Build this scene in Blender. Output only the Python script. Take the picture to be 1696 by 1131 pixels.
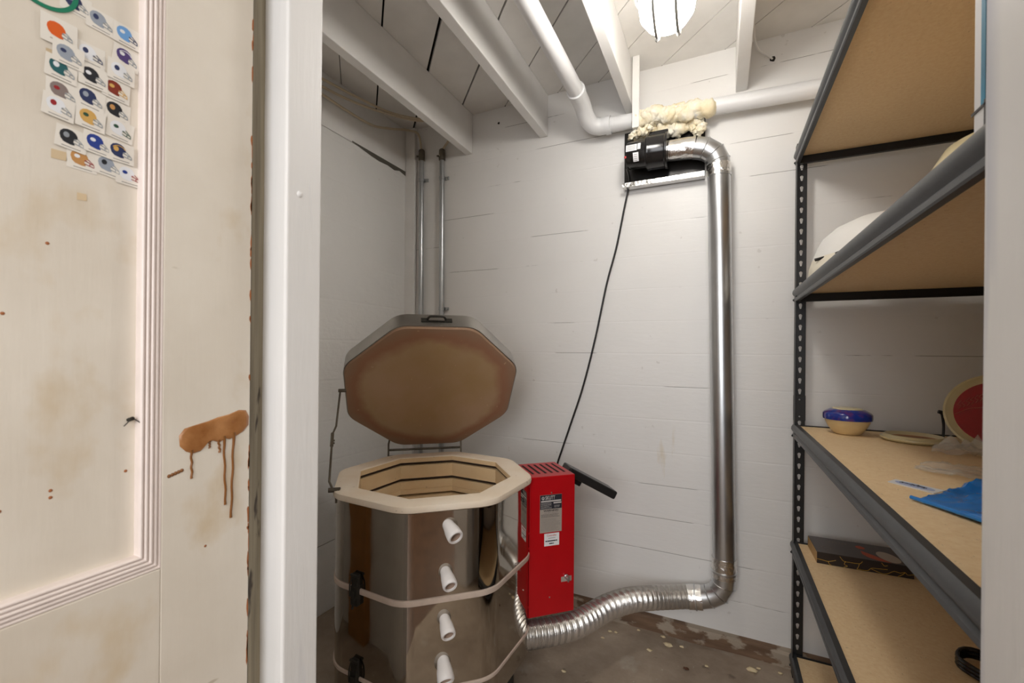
import bpy, bmesh, math, random
from mathutils import Vector, Matrix, noise
random.seed(7)
PI = math.pi
C = bpy.context.scene.collection
for o in list(bpy.data.objects): bpy.data.objects.remove(o)

# ---------------------------------------------------------------- camera, world, lights, exposure
CAMZ = 1.14
YAW, ROLL = math.radians(25.43), math.radians(0.543)
F_ = Vector((-math.sin(YAW), math.cos(YAW), 0)); R0 = Vector((math.cos(YAW), math.sin(YAW), 0)); U0 = Vector((0, 0, 1))
Rv = R0*math.cos(ROLL) + U0*math.sin(ROLL); Uv = -R0*math.sin(ROLL) + U0*math.cos(ROLL)
cd = bpy.data.cameras.new('camera'); cam = bpy.data.objects.new('camera', cd); C.objects.link(cam)
cam.matrix_world = Matrix(((Rv.x, Uv.x, -F_.x, 0), (Rv.y, Uv.y, -F_.y, 0), (Rv.z, Uv.z, -F_.z, CAMZ), (0, 0, 0, 1)))
cd.sensor_width = 36; cd.lens = 724/1696*36; cd.shift_y = (583-565.5)/1696; cd.clip_start = 0.01
cd.dof.use_dof = True; cd.dof.focus_distance = 1.5; cd.dof.aperture_fstop = 8.0
bpy.context.scene.camera = cam
W = bpy.data.worlds.new('world'); bpy.context.scene.world = W; W.use_nodes = True
W.node_tree.nodes['Background'].inputs[0].default_value = (1, .97, .93, 1); W.node_tree.nodes['Background'].inputs[1].default_value = 0.25
vs = bpy.context.scene.view_settings
vs.view_transform = 'Standard'; vs.look = 'None'; vs.gamma = 1; vs.use_curve_mapping = False
vs.exposure = 1.12
LAMP_EMISSION = 21.0
def area(name, loc, rot, size, power, col):
    l = bpy.data.lights.new(name, 'AREA'); l.shape = 'RECTANGLE'; l.size, l.size_y = size; l.energy = power; l.color = col
    o = bpy.data.objects.new(name, l); o.location = loc; o.rotation_euler = rot; C.objects.link(o); return o
area('outer_room_ceiling_light', (0.25, -1.2, 2.12), (0, 0, 0), (1.2, 0.8), 10, (1, .95, .88))
area('outer_room_fill_light', (-.05, -2.0, 1.5), (math.radians(90), 0, 0), (1.4, 1.4), 18, (.95, .97, 1))  # unseen fill light added behind the camera to brighten the closet

# ---------------------------------------------------------------- materials

area('outer_room_side_light', (2.0, -.55, 1.5), (0, math.radians(90), 0), (1.4, 1.2), 10.5, (1, .96, .90))  # unseen area light added on the right to light the open door
def nt(name):
    m = bpy.data.materials.new(name); m.use_nodes = True; t = m.node_tree; return m, t, t.nodes['Principled BSDF']
def N(t, typ, **kw):
    n = t.nodes.new(typ)
    for k, v in kw.items():
        if k in n.inputs.keys() if hasattr(n.inputs, 'keys') else False: n.inputs[k].default_value = v
        else: setattr(n, k, v)
    return n
def col4(c): return (c[0], c[1], c[2], 1)
def srgb(r, g, b):
    f = lambda v: (v/255/12.92) if v/255 <= .04045 else ((v/255+.055)/1.055)**2.4
    return (f(r), f(g), f(b))
def ramp(t, fac, p0, p1, c0=(0, 0, 0), c1=(1, 1, 1)):
    r = t.nodes.new('ShaderNodeValToRGB'); r.color_ramp.elements[0].position = p0; r.color_ramp.elements[1].position = p1
    r.color_ramp.elements[0].color = col4(c0); r.color_ramp.elements[1].color = col4(c1); t.links.new(fac, r.inputs[0]); return r.outputs[0]
def mixc(t, fac, a, b, mode='MIX'):
    m = t.nodes.new('ShaderNodeMix'); m.data_type = 'RGBA'; m.blend_type = mode
    for s, v in ((m.inputs[0], fac), (m.inputs[6], a), (m.inputs[7], b)):
        if isinstance(v, (int, float)): s.default_value = v
        elif isinstance(v, tuple): s.default_value = col4(v)
        else: t.links.new(v, s)
    return m.outputs[2]
def mth(t, op, a, b=0.0, c=0.0):
    m = t.nodes.new('ShaderNodeMath'); m.operation = op
    for s, v in zip(m.inputs, (a, b, c)):
        if isinstance(v, (int, float)): s.default_value = v
        else: t.links.new(v, s)
    return m.outputs[0]
def noise_n(t, scale, detail=4, vec=None, rough=.55, stretch=None):
    n = t.nodes.new('ShaderNodeTexNoise'); n.inputs['Scale'].default_value = scale; n.inputs['Detail'].default_value = detail; n.inputs['Roughness'].default_value = rough
    if vec is None: vec = geo(t)
    if stretch:
        mp = t.nodes.new('ShaderNodeMapping'); mp.inputs['Scale'].default_value = stretch; t.links.new(vec, mp.inputs[0]); vec = mp.outputs[0]
    t.links.new(vec, n.inputs['Vector']); return n.outputs[0]
def geo(t):
    g = t.nodes.new('ShaderNodeNewGeometry'); return g.outputs['Position']
def bump(t, b, h, strength=.3, dist=.002):
    n = t.nodes.new('ShaderNodeBump'); n.inputs['Strength'].default_value = strength; n.inputs['Distance'].default_value = dist
    t.links.new(h, n.inputs['Height']); t.links.new(n.outputs[0], b.inputs['Normal'])
def plain(name, c, rough=.5, metal=0.0, bmp=0, bscale=60, var=0, coat=0, spec=None):
    m, t, b = nt(name); b.inputs['Roughness'].default_value = rough; b.inputs['Metallic'].default_value = metal
    n = noise_n(t, bscale*.25, 3)
    c0 = tuple(max(0, v*(1-var)) for v in c); c1 = tuple(min(1, v*(1+var)) for v in c)
    t.links.new(ramp(t, n, .3, .7, c0, c1), b.inputs['Base Color'])
    if bmp: bump(t, b, noise_n(t, bscale, 3), bmp, .001)
    if coat: b.inputs['Coat Weight'].default_value = coat
    if spec is not None: b.inputs['Specular IOR Level'].default_value = spec
    return m
WHITE = srgb(239, 237, 234)
def painted_wall(name, base=WHITE, period=.1364, z0=1.003, crack=.55, rough_b=.25, dark=(.10, .08, .06), linew=.010, lumpy=0, stains=False):
    m, t, b = nt(name); b.inputs['Roughness'].default_value = .42
    pos = geo(t); sx = t.nodes.new('ShaderNodeSeparateXYZ'); t.links.new(pos, sx.inputs[0])
    zz = mth(t, 'ADD', sx.outputs[2], mth(t, 'MULTIPLY', mth(t, 'SUBTRACT', noise_n(t, 1.3, 2), .5), .012))
    ph = mth(t, 'DIVIDE', mth(t, 'SUBTRACT', zz, z0-50*period), period)
    fr = mth(t, 'FRACT', mth(t, 'ADD', ph, .5)); d = mth(t, 'ABSOLUTE', mth(t, 'SUBTRACT', fr, .5))
    line = ramp(t, d, 0.0, linew, (1, 1, 1), (0, 0, 0)); wide = ramp(t, d, 0.0, linew*3, (1, 1, 1), (0, 0, 0))
    msk = ramp(t, noise_n(t, 2.2, 5, stretch=(1.0, 1.0, 4.0)), crack, crack+.03)
    cr = mth(t, 'MULTIPLY', line, msk)
    tone = ramp(t, noise_n(t, 1.7, 5), .3, .75, tuple(v*.95 for v in base), tuple(min(1, v*1.03) for v in base))
    spots = ramp(t, noise_n(t, 26, 2), .74, .77)
    c = mixc(t, mth(t, 'MULTIPLY', spots, .25), tone, (.42, .38, .33))
    if stains:   # drips of old foam glue with a shape of their own
        st = ramp(t, noise_n(t, 7, 5, stretch=(2.2, 1, .45)), .62, .72)
        dx = mth(t, 'ABSOLUTE', mth(t, 'ADD', sx.outputs[0], .205)); bx_ = ramp(t, dx, .05, .11, (1, 1, 1), (0, 0, 0))
        dz = mth(t, 'ABSOLUTE', mth(t, 'SUBTRACT', sx.outputs[2], .55)); bz_ = ramp(t, dz, .18, .32, (1, 1, 1), (0, 0, 0))
        c = mixc(t, mth(t, 'MULTIPLY', mth(t, 'MULTIPLY', st, mth(t, 'MULTIPLY', bx_, bz_)), .6), c, srgb(214, 196, 160))
    c = mixc(t, cr, c, dark)
    t.links.new(c, b.inputs['Base Color'])
    fine = noise_n(t, 55, 4, stretch=(.35, .35, 1.4)); big = noise_n(t, 11, 4)
    h = mth(t, 'ADD', mth(t, 'MULTIPLY', fine, .5), mth(t, 'MULTIPLY', big, .6+lumpy))
    h = mth(t, 'SUBTRACT', h, mth(t, 'MULTIPLY', wide, .4))
    bump(t, b, h, rough_b, .004)
    return m
M = {}
M['back'] = painted_wall('painted_board_wall', stains=True)
M['left'] = painted_wall('painted_block_wall', srgb(239, 238, 235), .177, 1.54, .66, .55, linew=.014, lumpy=1.6)
M['white'] = plain('white_paint', WHITE, .42, bmp=.25, bscale=40, var=.03)
M['ceil'] = plain('ceiling_paint', srgb(236, 233, 228), .5, bmp=.3, bscale=30, var=.05)
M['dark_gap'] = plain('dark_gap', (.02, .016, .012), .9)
M['cagewire'] = plain('grey_cage_wire', (.28, .27, .25), .5)  # white wire coloured grey to stand in for its backlit look
M['joist'] = plain('joist_paint', srgb(238, 236, 233), .42, bmp=.3, bscale=35, var=.03)
M['crackdark'] = plain('old_crack', (.12, .11, .09), .9)
def floor_mat():
    m, t, b = nt('concrete_floor'); b.inputs['Roughness'].default_value = .78
    a = noise_n(t, 3.2, 8, rough=.65); c = ramp(t, a, .3, .72, srgb(134, 118, 102), srgb(184, 168, 150))
    pt = ramp(t, noise_n(t, 5, 6), .60, .66); c = mixc(t, mth(t, 'MULTIPLY', pt, .45), c, srgb(186, 178, 166))
    sp = ramp(t, noise_n(t, 60, 3), .70, .74); c = mixc(t, mth(t, 'MULTIPLY', sp, .5), c, srgb(205, 198, 184))
    dk = ramp(t, noise_n(t, 9, 4), .66, .72); c = mixc(t, mth(t, 'MULTIPLY', dk, .5), c, srgb(66, 52, 42))
    t.links.new(c, b.inputs['Base Color']); bump(t, b, noise_n(t, 40, 6), .5, .003); return m
M['floor'] = floor_mat()
M['stud'] = plain('bare_stud', srgb(176, 124, 70), .7, bmp=.2, bscale=30, var=.15)
M['panel'] = plain('brown_panelling', srgb(96, 68, 46), .5, bmp=.2, bscale=30, var=.25)
def base_mat():
    m, t, b = nt('old_sill_wood'); b.inputs['Roughness'].default_value = .7
    a = noise_n(t, 7, 6, stretch=(.5, 1, 3)); c = ramp(t, a, .3, .7, srgb(84, 62, 46), srgb(140, 112, 88))
    p = ramp(t, noise_n(t, 6, 6, stretch=(1, 1, 2)), .52, .56); c = mixc(t, mth(t, 'MULTIPLY', p, .6), c, srgb(196, 184, 166))
    t.links.new(c, b.inputs['Base Color']); bump(t, b, noise_n(t, 30, 5), .5, .003); return m
M['sill'] = base_mat()
def door_mat():
    m, t, b = nt('aged_door_paint'); b.inputs['Roughness'].default_value = .38
    base = ramp(t, noise_n(t, 4, 6), .3, .7, srgb(208, 198, 183), srgb(228, 221, 209))
    sm = ramp(t, noise_n(t, 9, 5, stretch=(1, 1, .7)), .58, .74); c = mixc(t, mth(t, 'MULTIPLY', sm, .6), base, srgb(196, 172, 132))
    sc = ramp(t, noise_n(t, 30, 3, stretch=(1, .35, 1.6)), .72, .76); c = mixc(t, mth(t, 'MULTIPLY', sc, .45), c, srgb(150, 130, 100))
    t.links.new(c, b.inputs['Base Color']); bump(t, b, noise_n(t, 120, 4, stretch=(1, 1, .12)), .14, .002); return m
M['door'] = door_mat()
M['mould'] = plain('moulding_paint', srgb(226, 214, 208), .4, bmp=.2, bscale=90, var=.05)
def rawwood():
    m, t, b = nt('bare_wood_jamb'); b.inputs['Roughness'].default_value = .75
    a = noise_n(t, 40, 6, stretch=(1, 1, .06)); c = ramp(t, a, .3, .7, srgb(108, 98, 80), srgb(158, 148, 126))
    k = ramp(t, noise_n(t, 22, 4, stretch=(1, 1, .3)), .66, .70); c = mixc(t, k, c, srgb(58, 48, 38))
    t.links.new(c, b.inputs['Base Color']); bump(t, b, a, .5, .003); return m
M['raw'] = rawwood()
def post_mat():
    m, t, b = nt('post_paint'); b.inputs['Roughness'].default_value = .36
    base = ramp(t, noise_n(t, 3, 4), .3, .7, srgb(224, 223, 221), srgb(234, 233, 232))
    k = ramp(t, noise_n(t, 16, 4, stretch=(1.5, 1.5, .12)), .55, .66)
    pos = geo(t); sx = t.nodes.new('ShaderNodeSeparateXYZ'); t.links.new(pos, sx.inputs[0])
    near = ramp(t, sx.outputs[1], .455, .485)       # bluish scuffs run along the inner edge of the jamb
    c = mixc(t, mth(t, 'MULTIPLY', mth(t, 'MULTIPLY', k, near), .75), base, srgb(150, 158, 184))
    t.links.new(c, b.inputs['Base Color'])
    h = mth(t, 'ADD', noise_n(t, 90, 4, stretch=(1, 1, .10)), mth(t, 'MULTIPLY', noise_n(t, 14, 3), .8))
    bump(t, b, h, .3, .002); return m
M['post'] = post_mat()
def steel_mirror():
    m, t, b = nt('polished_steel_jacket'); b.inputs['Metallic'].default_value = 1; 
    c = ramp(t, noise_n(t, 5, 5), .3, .75, (.40, .36, .31), (.52, .48, .42)); t.links.new(c, b.inputs['Base Color'])
    r = ramp(t, noise_n(t, 12, 5), .4, .8, (.03,)*3, (.10,)*3); t.links.new(r, b.inputs['Roughness'])
    bump(t, b, noise_n(t, 3.0, 2), .25, .012); return m
M['mirror'] = steel_mirror()
M['lidband'] = plain('dull_steel_band', (.38, .36, .33), .38, 1, bmp=.15, bscale=20, var=.25)
M['strap'] = plain('weathered_strap', srgb(214, 196, 182), .45, .1, bmp=.3, bscale=80, var=.10)
M['iron'] = plain('blackened_iron', (.045, .042, .035), .5, .6, bmp=.3, bscale=80, var=.3)
M['rod'] = plain('tarnished_rod', (.16, .14, .11), .45, .8, var=.3)
M['black'] = plain('black_plastic', (.014, .013, .013), .38, bmp=.1, bscale=90)
M['gloss_black'] = plain('gloss_black', (.012, .011, .011), .18, bmp=.2, bscale=30)
def brick(name, c0, c1, bs=90):
    m, t, b = nt(name); b.inputs['Roughness'].default_value = .9
    c = ramp(t, noise_n(t, 8, 5), .3, .72, c0, c1); sp = ramp(t, noise_n(t, 55, 2), .72, .75)
    c = mixc(t, mth(t, 'MULTIPLY', sp, .4), c, srgb(150, 118, 84)); t.links.new(c, b.inputs['Base Color'])
    bump(t, b, noise_n(t, bs, 4), .35, .0015); return m
M['brick'] = brick('firebrick', srgb(238, 206, 158), srgb(246, 222, 182))
M['rim'] = brick('firebrick_rim', srgb(242, 224, 200), srgb(250, 238, 220))
M['element'] = plain('heating_element', (.05, .03, .02), .7, .3, var=.3)
def lid_mat(cx, cy, cz):
    m, t, b = nt('fired_lid_brick'); b.inputs['Roughness'].default_value = .85
    pos = geo(t); v = t.nodes.new('ShaderNodeVectorMath'); v.operation = 'DISTANCE'; t.links.new(pos, v.inputs[0]); v.inputs[1].default_value = (cx, cy, cz)
    d = mth(t, 'ADD', v.outputs['Value'], mth(t, 'MULTIPLY', mth(t, 'SUBTRACT', noise_n(t, 9, 4), .5), .07))
    inner = ramp(t, noise_n(t, 3.5, 5, stretch=(1, 1, .6)), .3, .7, srgb(190, 160, 116), srgb(204, 174, 146))
    c = mixc(t, ramp(t, d, .225, .262), inner, srgb(172, 128, 100)); c = mixc(t, ramp(t, d, .268, .30), c, srgb(170, 138, 112))
    ch = ramp(t, noise_n(t, 50, 2), .71, .74); c = mixc(t, mth(t, 'MULTIPLY', ch, .5), c, srgb(222, 196, 160))
    t.links.new(c, b.inputs['Base Color']); bump(t, b, noise_n(t, 70, 4), .3, .001); return m
M['red'] = plain('red_enamel', (.50, .003, .008), .32, bmp=.03, bscale=60, var=.04)
M['redtop'] = M['red']
M['slot'] = plain('slot_dark', (.01, .004, .004), .8)
M['galv'] = plain('galvanised_duct', (.60, .61, .62), .32, 1, bmp=.10, bscale=14, var=.10)
def foil():
    m, t, b = nt('foil_tape'); b.inputs['Metallic'].default_value = 1; b.inputs['Roughness'].default_value = .18; b.inputs['Base Color'].default_value = (.82, .81, .79, 1)
    bump(t, b, noise_n(t, 45, 5), .8, .006); return m
M['foil'] = foil()
def flexm():
    m, t, b = nt('flex_foil'); b.inputs['Metallic'].default_value = .9; b.inputs['Roughness'].default_value = .27; b.inputs['Base Color'].default_value = (.72, .70, .67, 1)
    bump(t, b, noise_n(t, 60, 4), .35, .003); return m
M['flex'] = flexm()
M['conduit'] = plain('galvanised_conduit', (.52, .54, .55), .32, .9, bmp=.1, bscale=40, var=.1)
M['pvc'] = plain('white_pvc', srgb(230, 230, 230), .3, bmp=.12, bscale=25, var=.03)
def foamm():
    m, t, b = nt('spray_foam'); b.inputs['Roughness'].default_value = .7
    c = ramp(t, noise_n(t, 18, 5), .35, .68, srgb(232, 216, 178), srgb(246, 242, 228)); t.links.new(c, b.inputs['Base Color'])
    bump(t, b, noise_n(t, 70, 5), .8, .005); return m
M['foam'] = foamm()
M['plate'] = plain('dark_plate', (.02, .018, .016), .3, .3, bmp=.6, bscale=50)
M['shelfmetal'] = plain('charcoal_shelf_steel', (.060, .063, .066), .38, .25, bmp=.08, bscale=120, var=.10)
M['postmetal'] = plain('black_post_steel', (.020, .020, .021), .42, .2, var=.1)
def pboard():
    m, t, b = nt('particle_board'); b.inputs['Roughness'].default_value = .72
    c = ramp(t, noise_n(t, 110, 5), .3, .72, srgb(238, 205, 156), srgb(248, 221, 178)); f = ramp(t, noise_n(t, 260, 2, stretch=(1, .4, 1)), .68, .74)
    c = mixc(t, mth(t, 'MULTIPLY', f, .35), c, srgb(140, 104, 66)); t.links.new(c, b.inputs['Base Color']); bump(t, b, noise_n(t, 200, 3), .2, .0006); return m
M['pboard'] = pboard()
M['cable'] = plain('old_cable', srgb(206, 190, 164), .6)
M['wcable'] = plain('white_cable', srgb(226, 224, 220), .5)
M['cream'] = plain('cream_glaze', srgb(226, 200, 150), .28, coat=.3, var=.05)
M['creamrim'] = plain('cream_glaze_light', srgb(220, 206, 162), .3, coat=.4, var=.04)
M['white_c'] = plain('white_bisque', srgb(236, 234, 230), .6, var=.02)
M['porcelain'] = plain('white_porcelain', srgb(242, 238, 236), .55)
M['plughole'] = plain('tan_plug_hole', srgb(176, 150, 132), .8)  # hole lining, a darker tan than the porcelain plug
def blueg():
    m, t, b = nt('cobalt_glaze'); b.inputs['Roughness'].default_value = .15
    c = ramp(t, noise_n(t, 45, 4), .45, .66, srgb(22, 52, 150), srgb(96, 52, 120)); t.links.new(c, b.inputs['Base Color']); b.inputs['Coat Weight'].default_value = .5; return m
M['blueglaze'] = blueg()
M['redglaze'] = plain('red_glaze', srgb(168, 22, 34), .25, coat=.4, var=.10)
M['terra'] = plain('terracotta_glaze', srgb(178, 128, 94), .5, var=.06)
M['bluefilm'] = plain('blue_film', srgb(14, 134, 228), .18, coat=.6, var=.15, bmp=.25, bscale=18)
def clearf():
    m, t, b = nt('clear_film'); b.inputs['Roughness'].default_value = .12; b.inputs['Base Color'].default_value = (.93, .90, .85, 1); b.inputs['Alpha'].default_value = .20
    b.inputs['Specular IOR Level'].default_value = .9; bump(t, b, noise_n(t, 30, 4), .7, .004); return m
M['clear'] = clearf()
M['paper'] = plain('white_paper', srgb(238, 238, 240), .5)
M['paperblue'] = plain('pale_blue_print', srgb(176, 188, 222), .5)
M['ink'] = plain('dark_ink', (.02, .02, .03), .6)
M['inkgrey'] = plain('grey_ink', (.22, .20, .19), .6)
M['tagsilver'] = plain('silver_tag', srgb(186, 176, 166), .35, .2)
M['inksilver'] = plain('silver_ink', srgb(206, 200, 196), .4)
M['inkred'] = plain('red_ink', srgb(190, 60, 60), .5)
M['kraft'] = plain('kraft_card', srgb(200, 164, 112), .7, var=.06)
M['boxtop'] = plain('charcoal_card', srgb(84, 76, 74), .35, var=.04)
M['boxside'] = plain('black_card', srgb(48, 40, 38), .4)
M['gold'] = plain('gold_line', srgb(214, 168, 60), .35)
M['orangeprint'] = plain('orange_print', srgb(196, 84, 52), .45)
M['beigeprint'] = plain('beige_print', srgb(206, 192, 176), .45)
M['chip'] = plain('cream_foam_chip', srgb(226, 208, 170), .8, bmp=.4, bscale=90, var=.08)
M['leaf'] = plain('brown_scrap', srgb(92, 58, 38), .8, var=.2)
def stainm():
    m, t, b = nt('brown_varnish'); b.inputs['Roughness'].default_value = .3
    c = ramp(t, noise_n(t, 26, 5), .35, .7, srgb(140, 88, 44), srgb(188, 136, 88)); t.links.new(c, b.inputs['Base Color']); b.inputs['Coat Weight'].default_value = .3; return m
M['varnish'] = stainm()
M['drip'] = plain('brown_drip', srgb(122, 78, 36), .3, var=.15)
M['rust'] = plain('chipped_wood', srgb(158, 96, 54), .7, var=.25)
def glow():
    m, t, b = nt('lit_globe'); b.inputs['Base Color'].default_value = (1, 1, 1, 1); b.inputs['Emission Color'].default_value = (1, .96, .90, 1); b.inputs['Emission Strength'].default_value = LAMP_EMISSION; return m
M['glow'] = glow()

# ---------------------------------------------------------------- mesh helpers
def world_loc(o):
    v = Vector((0, 0, 0))
    while o is not None: v += o.location; o = o.parent
    return v
class MB:
    def __init__(s): s.v = []; s.f = []; s.m = []
    def add(s, vs_, fs, mi=0):
        k = len(s.v); s.v += [tuple(v) for v in vs_]; s.f += [tuple(i+k for i in f) for f in fs]; s.m += [mi]*len(fs); return s
    def box(s, x0, x1, y0, y1, z0, z1, mi=0):
        v = [(x, y, z) for x in (x0, x1) for y in (y0, y1) for z in (z0, z1)]
        return s.add(v, [(0, 1, 3, 2), (4, 6, 7, 5), (0, 4, 5, 1), (2, 3, 7, 6), (0, 2, 6, 4), (1, 5, 7, 3)], mi)
    def obox(s, c, ax, ay, az, hx, hy, hz, mi=0):
        c = Vector(c); v = [c+ax*sx*hx+ay*sy*hy+az*sz*hz for sx in (-1, 1) for sy in (-1, 1) for sz in (-1, 1)]
        return s.add(v, [(0, 1, 3, 2), (4, 6, 7, 5), (0, 4, 5, 1), (2, 3, 7, 6), (0, 2, 6, 4), (1, 5, 7, 3)], mi)
    def tube(s, pts, r, n=12, mi=0, closed=False, caps=True, ref=None):
        pts = [Vector(p) for p in pts]; L = len(pts); rr = r if isinstance(r, (list, tuple)) else [r]*L
        T = []
        for i in range(L):
            a = pts[(i-1) % L] if (closed or i > 0) else pts[i]; b = pts[(i+1) % L] if (closed or i < L-1) else pts[i]
            T.append((b-a).normalized())
        up = Vector(ref) if ref else (Vector((0, 0, 1)) if abs(T[0].z) < .9 else Vector((1, 0, 0)))
        u = (up - T[0]*up.dot(T[0])).normalized(); rings = []
        for i in range(L):
            u = (u - T[i]*u.dot(T[i])).normalized(); w = T[i].cross(u)
            rings.append([pts[i]+(u*math.cos(2*PI*k/n)+w*math.sin(2*PI*k/n))*rr[i] for k in range(n)])
        return s.loft(rings, mi, closed, caps)
    def loft(s, rings, mi=0, closed=False, caps=True, flip=False):
        n = len(rings[0]); L = len(rings); v = [p for r in rings for p in r]; f = []
        for i in range(L if closed else L-1):
            j = (i+1) % L
            for k in range(n):
                q = (i*n+k, i*n+(k+1) % n, j*n+(k+1) % n, j*n+k); f.append(q[::-1] if flip else q)
        if caps and not closed:
            f.append(tuple(range(n))[::-1]); f.append(tuple(range((L-1)*n, L*n)))
        return s.add(v, f, mi)
    def lathe(s, prof, c, n=48, ax=None, mi=0, caps=False):
        c = Vector(c); ax = Vector(ax or (0, 0, 1)).normalized(); u = ax.orthogonal().normalized(); w = ax.cross(u)
        rings = [[c+ax*z+(u*math.cos(2*PI*k/n)+w*math.sin(2*PI*k/n))*max(r, 1e-5) for k in range(n)] for r, z in prof]
        return s.loft(rings, mi, False, caps)
    def prism(s, poly, ax, depth, mi=0):
        ax = Vector(ax); n = len(poly); a = [Vector(p) for p in poly]; b = [p+ax*depth for p in a]
        f = [tuple(range(n))[::-1], tuple(range(n, 2*n))] + [(k, (k+1) % n, n+(k+1) % n, n+k) for k in range(n)]
        return s.add(a+b, f, mi)
    def build(s, name, mats, parent=None, smooth=None, bevel=0, seg=2, loc=None):
        me = bpy.data.meshes.new(name); off = world_loc(parent) if parent else Vector(loc or (0, 0, 0))
        me.from_pydata([tuple(Vector(v)-off) for v in s.v], [], s.f)
        mats = mats if isinstance(mats, (list, tuple)) else [mats]
        for m in mats: me.materials.append(M[m] if isinstance(m, str) else m)
        me.polygons.foreach_set('material_index', s.m)
        bm = bmesh.new(); bm.from_mesh(me); bmesh.ops.recalc_face_normals(bm, faces=bm.faces)
        if bevel:
            e = [x for x in bm.edges if len(x.link_faces) == 2 and x.calc_face_angle(0) > .6]
            bmesh.ops.bevel(bm, geom=e, offset=bevel, segments=seg, affect='EDGES', profile=.5)
        if smooth:
            for f in bm.faces: f.smooth = True
            for x in bm.edges:
                if len(x.link_faces) == 2 and x.calc_face_angle(0) > smooth: x.smooth = False
        bm.to_mesh(me); bm.free()
        o = bpy.data.objects.new(name, me); C.objects.link(o)
        if parent: o.parent = parent
        else: o.location = off
        return o
def tag(o, label, cat, group=None, kind=None):
    o['label'] = label; o['category'] = cat
    if group: o['group'] = group
    if kind: o['kind'] = kind
    return o
def thing(name, loc, label, cat, group=None):
    o = bpy.data.objects.new(name, None); C.objects.link(o); o.location = loc; o.empty_display_size = .05
    return tag(o, label, cat, group)
def struct(o, label=None):
    o['kind'] = 'structure'
    if label: o['label'] = label
    return o
def text_mesh(name, body, size, origin, ux, uy, mat, parent, bold=0.0, align='CENTER', width=None, lift=.0003):
    cu = bpy.data.curves.new(name, 'FONT'); cu.body = body; cu.size = size; cu.align_x = align; cu.align_y = 'CENTER'; cu.extrude = .00012; cu.offset = bold
    tmp = bpy.data.objects.new(name+'_tmp', cu); C.objects.link(tmp); bpy.context.view_layer.update()
    me = bpy.data.meshes.new_from_object(tmp); bpy.data.objects.remove(tmp); bpy.data.curves.remove(cu)
    ux = Vector(ux); uy = Vector(uy); nn = ux.cross(uy); off = world_loc(parent); o3 = Vector(origin)+nn*lift
    xs = [v.co.x for v in me.vertices]; k = (width/(max(xs)-min(xs))) if width and xs else 1
    for v in me.vertices: v.co = o3 + ux*v.co.x*k + uy*v.co.y + nn*v.co.z - off
    me.name = name; me.materials.append(M[mat]); o = bpy.data.objects.new(name, me); C.objects.link(o); o.parent = parent; return o
def smooth_path(pts, sub=8):
    P = [Vector(p) for p in pts]; P = [P[0]*2-P[1]]+P+[P[-1]*2-P[-2]]; out = []
    for i in range(1, len(P)-2):
        for k in range(sub):
            t = k/sub; a, b, c, d = P[i-1:i+3]
            out.append(.5*((2*b)+(c-a)*t+(2*a-5*b+4*c-d)*t*t+(-a+3*b-3*c+d)*t**3))
    out.append(P[-2]); return out
SM = math.radians(40)

# ---------------------------------------------------------------- room shell
YB, XL, XR, ZC = 1.90, -1.54, .93, 2.333
struct(MB().box(-2.2, 2.2, .40, YB+.1, -.08, 0).build('floor', 'floor'))
struct(MB().box(-2.2, 2.2, -2.4, .40, -.08, 0).build('floor_outer', 'panel'))
struct(MB().box(-1.40, -1.26, .4905, .53, 0, ZC-.001).build('trim_11', 'stud'))
struct(MB().box(XL-.1, XR+.1, YB, YB+.1, 0, ZC).build('wall_back', 'back'))
struct(MB().box(XL-.1, XL, .49, YB, 0, 2.10).build('wall_left', 'left', bevel=.003))
struct(MB().box(XR, XR+.1, .48, YB, 0, ZC).build('wall_right', 'white'))
struct(MB().box(XL-.66, -.66, .43, .49, 0, ZC).build('wall_front', 'white'))
struct(MB().box(-.66, .19, .43, .48, 2.06, ZC).build('wall_lintel', 'white'))
struct(MB().box(-2.2, 2.2, -2.5, -2.4, 0, ZC).build('wall_outer_back', 'panel'))
struct(MB().box(-2.3, -2.2, -2.4, .43, 0, ZC).build('wall_outer_left', 'panel'))
struct(MB().box(2.2, 2.3, -2.4, .43, 0, ZC).build('wall_outer_right', 'panel'))
struct(MB().box(.36, 2.2, .40, .48, 0, ZC).build('wall_front_right', 'panel'))
# diagonal ceiling boards: clipped strips running at 45 degrees, small open gaps between
def clip(poly, n, d, keep):
    out = []
    for i in range(len(poly)):
        a, b = poly[i], poly[(i+1) % len(poly)]; da = (a[0]*n[0]+a[1]*n[1]-d)*keep; db = (b[0]*n[0]+b[1]*n[1]-d)*keep
        if da <= 0: out.append(a)
        if da*db < 0: t = da/(da-db); out.append((a[0]+(b[0]-a[0])*t, a[1]+(b[1]-a[1])*t))
    return out
nd = (math.cos(math.radians(44.6)), math.sin(math.radians(44.6)))
offs = [-3.1+.192*k for k in range(16)]
offs = [o for o in offs if o < -.25]+[-.09, .0655, .262, .458, .655, .848, .983, 1.172, 1.34, 1.542, 1.73, 1.92, 2.11, 2.3, 2.5]
cb = MB(); gaps = {.262: .012, .458: .007, .0655: .007, .655: .005}
for a, b in zip(offs[:-1], offs[1:]):
    ga = gaps.get(a, .003)/2; gb = gaps.get(b, .003)/2
    p = clip([(-2.2, -2.4), (2.2, -2.4), (2.2, YB), (-2.2, YB)], nd, a+ga, -1)
    if len(p) > 2: p = clip(p, nd, b-gb, 1)
    if len(p) > 2: cb.prism([(x, y, ZC) for x, y in p], (0, 0, 1), .02)
cb.box(-2.2, 2.2, -2.4, YB+.1, ZC+.025, ZC+.05, 1)
struct(cb.build('ceiling', ['ceil', 'dark_gap']))
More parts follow.
